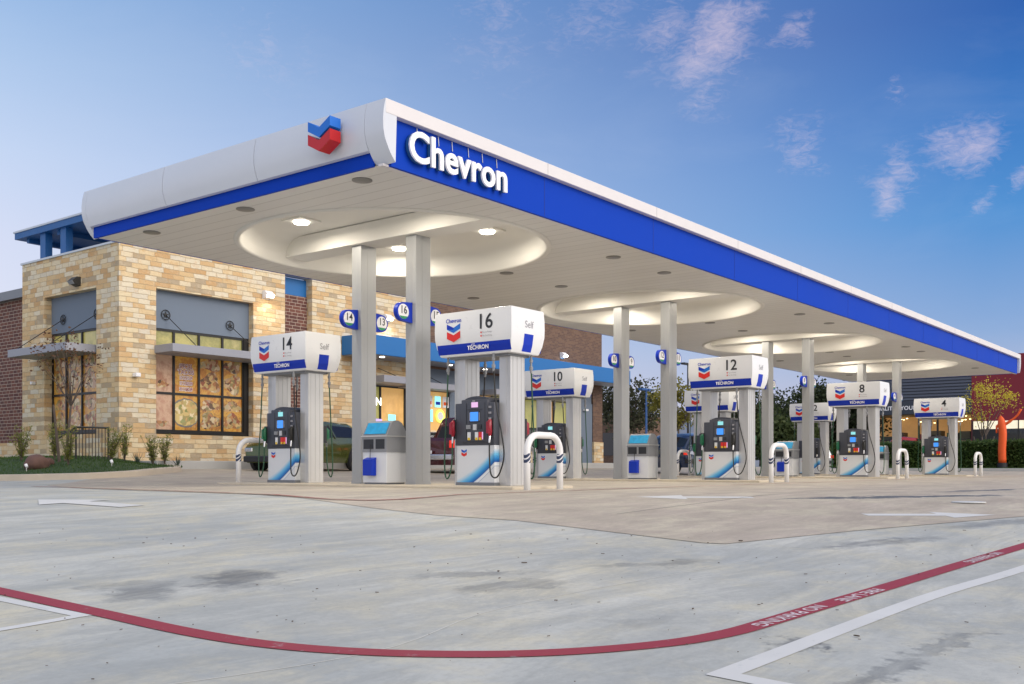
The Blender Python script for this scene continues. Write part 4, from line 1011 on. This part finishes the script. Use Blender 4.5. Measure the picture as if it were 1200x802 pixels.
# ================================================================== trees
def tree(name, lab, cat, x, y, z0, trunk_h, crown_c, crown_r, lm, n, leaf, seed, grp, clumps=40, tr=.12, multi=1, shell=.55):
    rd = random.Random(seed); root = empty(name, (x, y, z0), 0, lab, cat, grp); cr = Vector(crown_r); cc = Vector((0, 0, crown_c))
    tb = MB(); cl = []
    for k in range(clumps):
        while True:
            v = Vector((rd.uniform(-1, 1), rd.uniform(-1, 1), rd.uniform(-1, 1)))
            if shell*.3 < v.length < 1: break
        cl.append(Vector((v.x*cr.x, v.y*cr.y, v.z*cr.z))+cc)
    fork = Vector((0, 0, trunk_h))
    for m_ in range(multi):
        a = 2*pi*m_/multi+.4; tip = fork+(Vector((cos(a)*.35, sin(a)*.35, 0))*cr.x if multi > 1 else Vector((rd.uniform(-.1, .1), rd.uniform(-.1, .1), 0)))
        base = Vector((cos(a)*.08, sin(a)*.08, 0)) if multi > 1 else Vector((0, 0, 0))
        mid = base.lerp(tip, .5)+Vector((rd.uniform(-.06, .06), rd.uniform(-.06, .06), 0))*trunk_h*.4
        tb.tube([base-Vector((0, 0, .1)), mid, tip], [tr*1.2, tr, tr*.75], 7)
        for k, c in enumerate(cl):
            if k % multi != m_ or k % 2: continue
            md = tip.lerp(c, .5)+Vector((rd.uniform(-.1, .1), rd.uniform(-.1, .1), rd.uniform(0, .2)))*cr.x*.6
            tb.tube([tip, md, c], [tr*.5, tr*.28, tr*.1], 5)
    tb.build('trunk', bark, root)
    lf = MB(); per = n//clumps
    for c in cl:
        rr = cr.x*rd.uniform(.20, .38); k_ = int(per*rd.uniform(.5, 1.5))
        for i in range(k_):
            p = c+Vector((rd.gauss(0, 1)*rr*.6, rd.gauss(0, 1)*rr*.6, rd.gauss(0, 1)*rr*.45))
            d = Vector((rd.gauss(0, 1), rd.gauss(0, 1), rd.gauss(0, .7))).normalized(); s_ = d.orthogonal().normalized(); s_ = (Matrix.Rotation(rd.uniform(0, 6.28), 3, d) @ s_)*leaf*.35; L = leaf*rd.uniform(.6, 1.2)
            lf.quad(p, p+d*L*.5-s_, p+d*L, p+d*L*.5+s_)
    lf.build('crown', lm, root, keepn=True); return root
G1 = 'trees beyond the filling station'
tree('oak_tree', 'open crowned dark oak seen right of the store between two columns', 'tree', 64.8, 38.9, 0, 3.2, 4.9, (3.0, 3.0, 1.7), leaf_oak, 5200, .26, 1, G1, 46, .16)
tree('small_tree', 'slim olive green tree with dark trunk right of the column signed 12', 'tree', 53.5, 28.9, .1, 2.4, 4.0, (1.45, 1.45, 1.35), leaf_olive, 3200, .18, 2, G1, 26, .07)
for i, (x, y, h, r, m_, lab) in enumerate([(80.0, 35.5, 7.0, 3.6, leaf_dark, 'tall dark tree right of pump 12, behind the third column pair'), (84.5, 31.9, 7.4, 3.6, leaf_dark, 'tall dark tree whose top shows between pumps 2 and 8'), (88.5, 29.5, 6.8, 3.4, leaf_dark, 'dark tree rising just left of the grey shop'),
    (66.5, 28.2, 3.6, 2.4, leaf_mid, 'lower green tree behind the bin of the third island')]):
    tree('dense_tree', lab, 'tree', x, y, 0, h*.35, h*.62, (r, r, h*.36), m_, 9000, .30, 10+i, G1, 60, .22)
tree('small_tree', 'rust tinged low tree seen under the oak beside the store', 'tree', 76, 45.9, 0, 1.4, 3.0, (2.3, 2.3, 1.3), leaf_brown, 3000, .25, 30, G1, 26, .12)
tree('multi_stem_tree', 'yellow leaved multi stemmed tree in front of the red shop wall', 'tree', 64.0, 14.55, .1, 2.0, 4.15, (1.6, 1.6, 1.1), leaf_yellow, 1300, .12, 40, G1, 18, .06, multi=4)
tree('young_tree', 'thin nearly bare tree with brown leaves by the left store window', 'tree', on_px(73, 25.6), 25.6, .33, 1.6, 2.75, (.95, .95, .75), leaf_brown, 360, .085, 50, 'small trees by the store', 24, .035, multi=2)
# hedge and grass beyond the drive
def hedge(name, x0, x1, y0, y1, h, lab, n, seed):
    rd = random.Random(seed); root = empty(name, ((x0+x1)/2, (y0+y1)/2, 0), 0, lab, 'hedge', 'clipped hedges beyond the drive'); root.location = (0, 0, 0)
    zb = gz(x0, y0)
    mb = MB().box(x0+.15, x1-.15, y0+.15, y1-.15, zb-.1, zb+h-.12); mb.build('hedge_core', M_('hedge_core', (.012, .022, .009), .9), root)
    lf = MB()
    for i in range(n):
        t = rd.random()
        x = rd.uniform(x0, x1); y = rd.uniform(y0, y1); z = zb+rd.uniform(0, h)
        k = rd.random()
        if k < .55: x = x0+rd.gauss(.05, .07)
        elif k < .95: z = zb+h+rd.gauss(-.05, .06)
        else: y = y0+rd.gauss(.05, .07)
        p = Vector((x, y, z)); d = Vector((rd.gauss(0, 1), rd.gauss(0, 1), rd.gauss(0, 1))).normalized(); s_ = d.orthogonal().normalized()*.055; lf.quad(p, p+d*.09-s_, p+d*.18, p+d*.09+s_)
    lf.build('foliage', leaf_hedge, root, keepn=True)
hedge('clipped_hedge', 62, 64.2, 5.0, 22.9, 1.62, 'long clipped green hedge in front of the grey and red shop', 30000, 1)
hedge('clipped_hedge', 70, 72, 24.5, 31, 1.3, 'low hedge showing between pumps 2 and 8 left of the shop', 7000, 2)
rnd = random.Random(9); g = MB()
for i in range(5000):
    x, y = rnd.uniform(59.3, 62), rnd.uniform(5, 26); z = gz(x, y)+.11; h = rnd.uniform(.04, .1); a = rnd.uniform(0, pi); g.quad((x-.03*cos(a), y-.03*sin(a), z), (x+.03*cos(a), y+.03*sin(a), z), (x+rnd.uniform(-.05, .05), y, z+h))
tag(g.build('grass', grass_m, keepn=True), 'strip of grass along the foot of the long hedge', 'grass', kind='stuff')
o = MB().box(59.2, 62.3, 5, 26, -.2, gz(61, 12)+.12).build('verge', M_('verge_soil', (.06, .08, .03), .9, var=.3)); tag(o, kind='structure')
o = MB().box(59.0, 59.2, 5, 26, -.2, gz(61, 12)+.14, bev=.02).build('kerb', walk_conc); tag(o, kind='structure')
# orange inflatable tube figure
tb = empty('air_dancer', (0, 0, 0), 0, 'tall orange inflatable tube beside the yellow tree before the red wall', 'inflatable')
dx, dy = 61.2, 12.95; z0 = gz(dx, dy)+.1
MB().tube([(dx, dy, z0), (dx, dy, z0+.34)], .27, 16).build('blower', plastic_dark, tb, smooth=True)
MB().tube(catmull([(dx, dy, z0+.34), (dx, dy+.02, z0+1.1), (dx, dy-.02, z0+1.9), (dx, dy+.03, z0+2.5), (dx+.02, dy+.10, z0+2.95)], 4), [.21]*13+[.19, .17, .12, .05], 16).build('body', orange_tube, tb, smooth='all')
MB().tube(catmull([(dx, dy-.1, z0+2.45), (dx, dy-.4, z0+2.65), (dx, dy-.75, z0+2.95), (dx, dy-.95, z0+3.3)], 4), [.08]*5+[.06]*8, 10).build('arm', orange_tube, tb, smooth='all')
MB().tube(catmull([(dx, dy+.1, z0+2.5), (dx, dy+.28, z0+2.35), (dx, dy+.30, z0+2.0)], 4), [.08]*5+[.05]*4, 10).build('arm', orange_tube, tb, smooth='all')

# ================================================================== shop on the right
sh = empty('retail_shop', (0, 0, 0), 0, 'shop with grey ribbed and crimson walls and warmly lit windows behind the hedge', 'shop')
crim = M_('crimson_wall', (.19, .008, .022), .6, var=.08, vs=.5); navy = M_('ribbed_grey', (.085, .10, .14), .5, .1, var=.05)
MB().box(82, 96, 2, 19.5, 0, 8.7).build('crimson_wall', crim, sh); MB().box(82.2, 96, 19.5, 28, 4.55, 8.2).build('ribbed_wall', navy, sh)
mb = MB()
for k in range(11): mb.box(82.06, 82.2, 19.5, 28, 5.55+.24*k, 5.55+.24*k+.15)
mb.build('wall_ribs', navy, sh)
MB().box(82.0, 82.15, 19.5, 28, 4.45, 5.4).build('sign_band', M_('sign_band', (.03, .04, .06), .5), sh)
text('shop_lettering', 'QUALITY', .43, txt_white, (81.97, 26.95, 4.93), sh, face='-X', align='LEFT', bold=.01, spacing=1.05); text('shop_lettering', 'YOUR R', .43, txt_white, (81.97, 24.75, 4.93), sh, face='-X', align='LEFT', bold=.01, spacing=1.05)
warm = M_('shop_inside', (.5, .35, .2), .7, var=.5, vs=1.0, emit=(.9, .45, .14), es=.22)
MB().box(86, 86.1, 14, 28, 0, 4.5).build('inner_wall', warm, sh); MB().box(82.3, 86, 19.5, 28, 4.40, 4.45).build('ceiling', M_('shop_ceiling', (.3, .22, .12), .8), sh)
mb = MB()
for y in (19.5, 20.6, 22.0, 23.4, 24.8, 26.2, 27.6): mb.box(82.1, 82.25, y-.06, y+.06, 2.4, 4.5)
mb.box(82.12, 82.23, 19.44, 27.66, 4.42, 4.52); mb.box(82.12, 82.23, 19.44, 27.66, 2.38, 2.46); mb.build('window', black_frame, sh)
MB().box(82.15, 82.5, 19.5, 28, 0, 2.4).build('brick_sill', brick_brown, sh)
lampw = M_('shop_lamp', (.9, .8, .5), .4, emit=(1, .75, .35), es=5)
rnd = random.Random(4)
for i in range(16): 
    x, y, z = rnd.uniform(83, 85.8), rnd.uniform(19.8, 27), rnd.uniform(3.7, 4.3); MB().disc((x, y, z), .07, 'Z', 8, .05).build('pendant_lamp', lampw, sh)
for i in range(7): 
    y = rnd.uniform(20, 27); MB().box(83.4, 84.6, y-.4, y+.4, 0, rnd.uniform(2.7, 3.3)).build('display', M_('shop_display_%d' % i, (rnd.uniform(.05, .3), rnd.uniform(.05, .15), .06), .6), sh)
# bright strip of windows in the crimson section
MB().box(81.96, 82.0, 15.2, 19.4, 3.15, 3.75).build('lit_window', M_('lit_strip', (.8, .7, .5), .5, emit=(1, .85, .6), es=.55, var=.6, vs=3), sh)
mb = MB(); [mb.box(81.93, 81.97, y-.04, y+.04, 2.2, 3.8) for y in (15.2, 16.25, 17.3, 18.35, 19.4)]; mb.build('window_frame', black_frame, sh)
MB().box(81.95, 81.99, 15.2, 19.4, 2.2, 3.14).build('dark_window', dark_glass, sh)
MB().box(81.9, 82.0, 14.95, 15.15, 0, 3.9).build('grey_pilaster', grey_panel, sh)
rd_ = MB().disc((81.9, 15.2, 8.0), .5, 'X', 24, .06).build('round_emblem', M_('round_sign_grey', (.45, .42, .45), .5, var=.5, vs=8), sh)

# ================================================================== other far buildings
o = empty('far_building', (0, 0, 0), 0, 'low pale blue grey building far behind the second island', 'building')
MB().box(88, 102, 41.5, 58, 0, 4.6).build('wall', M_('bluegrey_wall', (.33, .38, .50), .7, var=.05), o); MB().box(87.9, 102, 41.4, 58, 4.6, 4.75).build('parapet', M_('parapet_pale', (.45, .48, .55), .7), o)
MB().box(87.9, 88, 44.0, 46, 0, 2.4).build('door', M_('far_door', (.12, .13, .16), .6), o); MB().box(87.92, 88, 48, 52, 1.4, 3.2).build('window', dark_glass, o)
o = empty('far_building', (0, 0, 0), 0, 'small white building far behind the third island bin', 'building')
MB().box(86, 98, 32.2, 36.8, 0, 3.1).build('wall', M_('white_far_wall', (.6, .58, .56), .7, var=.05), o); MB().box(85.9, 98, 32.1, 36.9, 3.1, 3.25).build('parapet', grey_panel, o); MB().box(85.95, 86, 33, 34.2, .8, 2.0).build('window', dark_glass, o)
o = empty('far_building', (0, 0, 0), 0, 'narrow brown brick block at the right end of the store', 'building')
MB().box(68, 76, 41.6, 46, 0, 4.4).build('wall', brick_brown, o); MB().box(67.95, 76, 41.55, 46, 4.4, 4.5).build('parapet', coping, o); MB().box(67.97, 68, 42.6, 43.6, 1.2, 3).build('window', dark_glass, o)
# light poles
def pole(x, y, h, m_, lab, arms):
    r = empty('light_pole', (x, y, 0), 0, lab, 'light pole'); MB().tube([(0, 0, 0), (0, 0, h)], [.09, .06], 8).build('pole', m_, r); MB().tube([(0, 0, -.1), (0, 0, .5)], .22, 10).build('footing', walk_conc, r)
    for s_ in arms: MB().box(s_*.08 if s_ > 0 else -.75, .75 if s_ > 0 else -.08, -.16, .16, h-.05, h+.08, bev=.02).build('lamp_head', m_, r)
pole(56.6, 33.0, 5.25, M_('pole_blue', (.02, .09, .28), .5), 'thin blue light pole beside the oak tree', (-1, 1))
pole(62.8, 33.3, 7.4, black_frame, 'thin black light pole behind pump 12', (-1, 1))
# low far tree line closing the horizon
rd = random.Random(77); lf = MB()
for seg in range(2):
    for i in range(15000):
        if seg == 0: y = rd.uniform(20, 260); x = 150+rd.uniform(0, 6); hh = 5.5+2.2*sin(y*.11)+1.2*sin(y*.37)
        else: x = rd.uniform(40, 150); y = 130+rd.uniform(0, 6); hh = 5+2*sin(x*.13)+1.0*sin(x*.41)
        p = Vector((x, y, rd.random()**.7*hh)); d = Vector((rd.gauss(0, 1), rd.gauss(0, 1), rd.gauss(0, 1))).normalized(); s_ = d.orthogonal().normalized()*.35; lf.quad(p, p+d*.6-s_, p+d*1.2, p+d*.6+s_)
tag(lf.build('far_treeline', leaf_dark, keepn=True), 'distant line of dark trees closing the horizon', 'tree line', kind='stuff')

# ================================================================== vehicles
def car(kind, paint_rgb, loc, rz, lab, body_name='parked_car', L=4.3, Wd=1.8, H=1.5):
    paint = M_('car_paint', paint_rgb, .22, .25, coat=.8); root = empty(body_name, loc, rz, lab, 'car' if kind != 'pickup' else 'pickup truck', 'cars parked round the station')
    hw = Wd/2; l2 = L/2
    # stations: x, shoulder z, roof z, roof half width, half width
    if kind == 'suv': stn = [(-l2, .75, .75, .70, .80), (-l2+.06, .95, .98, .72, .88), (-l2+.22, 1.0, H-.10, .60, .93), (-l2+.7, 1.0, H, .62, 1), (-.2, .98, H+.02, .64, 1), (.35, .97, H-.03, .62, 1), (.62, .97, H-.14, .60, 1), (1.22, .96, .99, .76, 1), (l2-.35, .86, .89, .74, .97), (l2-.06, .70, .72, .68, .88), (l2, .55, .56, .64, .80)]
    elif kind == 'pickup': stn = [(-l2, .98, .99, .95, .96), (-l2+.08, 1.08, 1.09, .96, 1), (-.75, 1.08, 1.09, .96, 1), (-.72, 1.08, H-.30, .72, 1), (-.55, 1.08, H-.02, .68, 1), (.35, 1.08, H, .68, 1), (.75, 1.08, H-.12, .68, 1), (1.35, 1.08, 1.10, .80, 1), (l2-.25, 1.0, 1.02, .84, .98), (l2, .85, .86, .80, .92)]
    else: stn = [(-l2, .70, .71, .74, .82), (-l2+.12, .90, .91, .74, .9), (-l2+.65, .93, .95, .74, .97), (-l2+1.25, .93, H-.10, .62, 1), (-.2, .92, H, .62, 1), (.35, .91, H-.05, .62, 1), (1.2, .89, .92, .76, 1), (l2-.35, .78, .80, .74, .95), (l2-.05, .62, .64, .70, .86), (l2, .5, .52, .66, .8)]
    rings = []
    for x, zs, zr, rw, wf in stn:
        h_ = hw*wf; rw_ = max(rw, .5)*Wd/2 if zr > zs+.1 else h_*.9; e = .12 if abs(x) < l2-.2 else .05
        rings.append([(x, -h_*.92, .24), (x, -h_*.99, .42), (x, -h_, .62), (x, -h_*.97, zs), (x, -rw_, max(zr-.06, zs+.005)), (x, -rw_*.85, zr+.0), (x, 0, zr+.03), (x, rw_*.85, zr), (x, rw_, max(zr-.06, zs+.005)), (x, h_*.97, zs), (x, h_, .62), (x, h_*.99, .42), (x, h_*.92, .24)])
    bd = MB().loft(rings).build('body', paint, root, smooth=True)
    # side glass
    cab = [(x, zs, zr, rw*Wd/2, hw*wf) for x, zs, zr, rw, wf in stn if zr > zs+.15]
    for s_ in (-1, 1):
        mb = MB(); n_ = len(cab)
        up = [(x, s_*((h_*.97)+(rw_-h_*.97)*.86+.012), zs+(zr-.06-zs)*.86) for x, zs, zr, rw_, h_ in cab]
        lo = [(x, s_*((h_*.97)+(rw_-h_*.97)*.10+.012), zs+(zr-.06-zs)*.10) for x, zs, zr, rw_, h_ in cab]
        mb.loft([up, lo], caps=False, closed=False); mb.build('side_window', car_glass, root)
        mid = cab[len(cab)//2]; mb = MB(); x = mid[0]
        mb.prism([(x-.04, s_*(hw*.97+.012), .99), (x+.04, s_*(hw*.97+.012), .99), (x+.03, s_*(mid[3]+.03), mid[2]-.10), (x-.03, s_*(mid[3]+.03), mid[2]-.10)], (0, s_*.012, 0)); mb.build('door_pillar', paint, root)
    # windscreen and rear glass
    for idx in (1, -1):
        seq = stn
        for (a, b_) in zip(seq, seq[1:]):
            if (idx > 0 and a[2] > a[1]+.3 and b_[2] < b_[1]+.1) or (idx < 0 and b_[2] > b_[1]+.2 and a[2] < a[1]+.1):
                P = []
                for q, t in ((a, .10), (b_, .10)):
                    pass
                def pt(t, yy):
                    x = a[0]+(b_[0]-a[0])*t; z = a[2]+(b_[2]-a[2])*t+.035; w_ = (a[3]+(b_[3]-a[3])*t)*Wd/2*.80; return (x+idx*.012, yy*w_, z)
                MB().quad(pt(.08, -1), pt(.92, -1), pt(.92, 1), pt(.08, 1)).build('windscreen' if idx > 0 else 'rear_window', car_glass, root)
    wr = .34 if kind != 'pickup' else .39
    for x in (-l2+.80 if kind != 'pickup' else -l2+1.15, l2-.82):
        for s_ in (-1, 1):
            y = s_*(hw-.10)
            MB().disc((x, y-(.0 if s_ > 0 else .0), wr+.03), wr+.07, 'Y', 24, s_*.115).build('wheel_arch', plastic_dark, root)
            wh = MB().tube([(x, y-s_*.08, wr), (x, y+s_*.10, wr), (x, y+s_*.125, wr)], [wr, wr, wr-.04], 24).build('wheel', tyre, root, smooth=True)
            rm = MB(); rm.disc((x, y+s_*.127, wr), wr*.30, 'Y', 12, s_*.012)
            for k in range(5):
                t = 2*pi*k/5; rm.tube([(x, y+s_*.13, wr), (x+wr*.62*cos(t), y+s_*.13, wr+wr*.62*sin(t))], .032, 5)
            rm.tube([(x+wr*.64*cos(t), y+s_*.125, wr+wr*.64*sin(t)) for t in [2*pi*k/20 for k in range(21)]], .02, 5); rm.build('rim', chrome, wh)
    for s_ in (-1, 1):
        MB().box(-l2-.012, -l2+.14, s_*hw*.84-.10, s_*hw*.84+.10, .72 if kind != 'pickup' else .78, .90 if kind != 'pickup' else 1.02, bev=.02).build('tail_light', M_('tail_red', (.45, .01, .01), .2, emit=(1, .05, .02), es=.5), root)
        MB().box(l2-.16, l2+.008, s_*hw*.70-.14, s_*hw*.70+.14, .56, .68, bev=.02).build('headlight', chrome, root)
        MB().box(l2-1.75, l2-1.6, s_*(hw+.02)-.07, s_*(hw+.02)+.07, .95, 1.07, bev=.02).build('mirror', plastic_dark, root)
        MB().box(-.15, .03, s_*(hw+.005)-.012, s_*(hw+.005)+.012, .80, .83).build('door_handle', paint, root)
    bm_ = chrome if kind == 'pickup' else plastic_dark
    MB().box(-l2-.10, -l2+.10, -hw*.92, hw*.92, .40, .58, bev=.03).build('bumper', bm_, root); MB().box(l2-.10, l2+.07, -hw*.85, hw*.85, .26, .44, bev=.03).build('bumper', bm_, root)
    MB().box(-l2-.115, -l2-.10, -.17, .17, .60, .70).build('number_plate', txt_white, root)
    return root
def cz(x, y): return gz(x, y)
car('suv', (.085, .105, .025), (20.9, 24.2, cz(20.9, 24.2)), pi+radians(14), 'olive green hatchback parked behind pump 14 by the store', L=4.2, H=1.50)
car('pickup', (.075, .008, .014), (26.4, 22.4, cz(26.4, 22.4)), radians(12), 'maroon pickup truck with chrome bumper behind the right front column', 'pickup_truck', L=5.2, Wd=2.0, H=1.85)
car('sedan', (.09, .008, .012), (24.6, 25.2, cz(24.6, 25.2)), radians(88), 'dark red car whose roof shows above the nearest waste bin', L=4.6, H=1.5)
car('suv', (.02, .045, .11), (36.2, 19.9, cz(36.2, 19.9)), radians(62), 'dark blue car behind the bollard between pumps 10 and 6', L=4.4, H=1.55)
car('sedan', (.06, .14, .28), (50.5, 29.5, cz(50.5, 29.5)), radians(20), 'mid blue car seen low between the second column pair', L=4.5)
car('sedan', (.35, .42, .55), (57.5, 30.5, cz(57.5, 30.5)), radians(75), 'pale silver blue car behind pump 6', L=4.5)
car('sedan', (.40, .01, .02), (67.6, 20.4, .35), radians(95), 'bright red car behind the hedge left of pump 4', L=4.5, H=1.9)
car('suv', (.5, .52, .55), (61.5, 24.8, .12), radians(60), 'pale grey car seen between pumps 2 and 8', L=4.4, H=1.7)
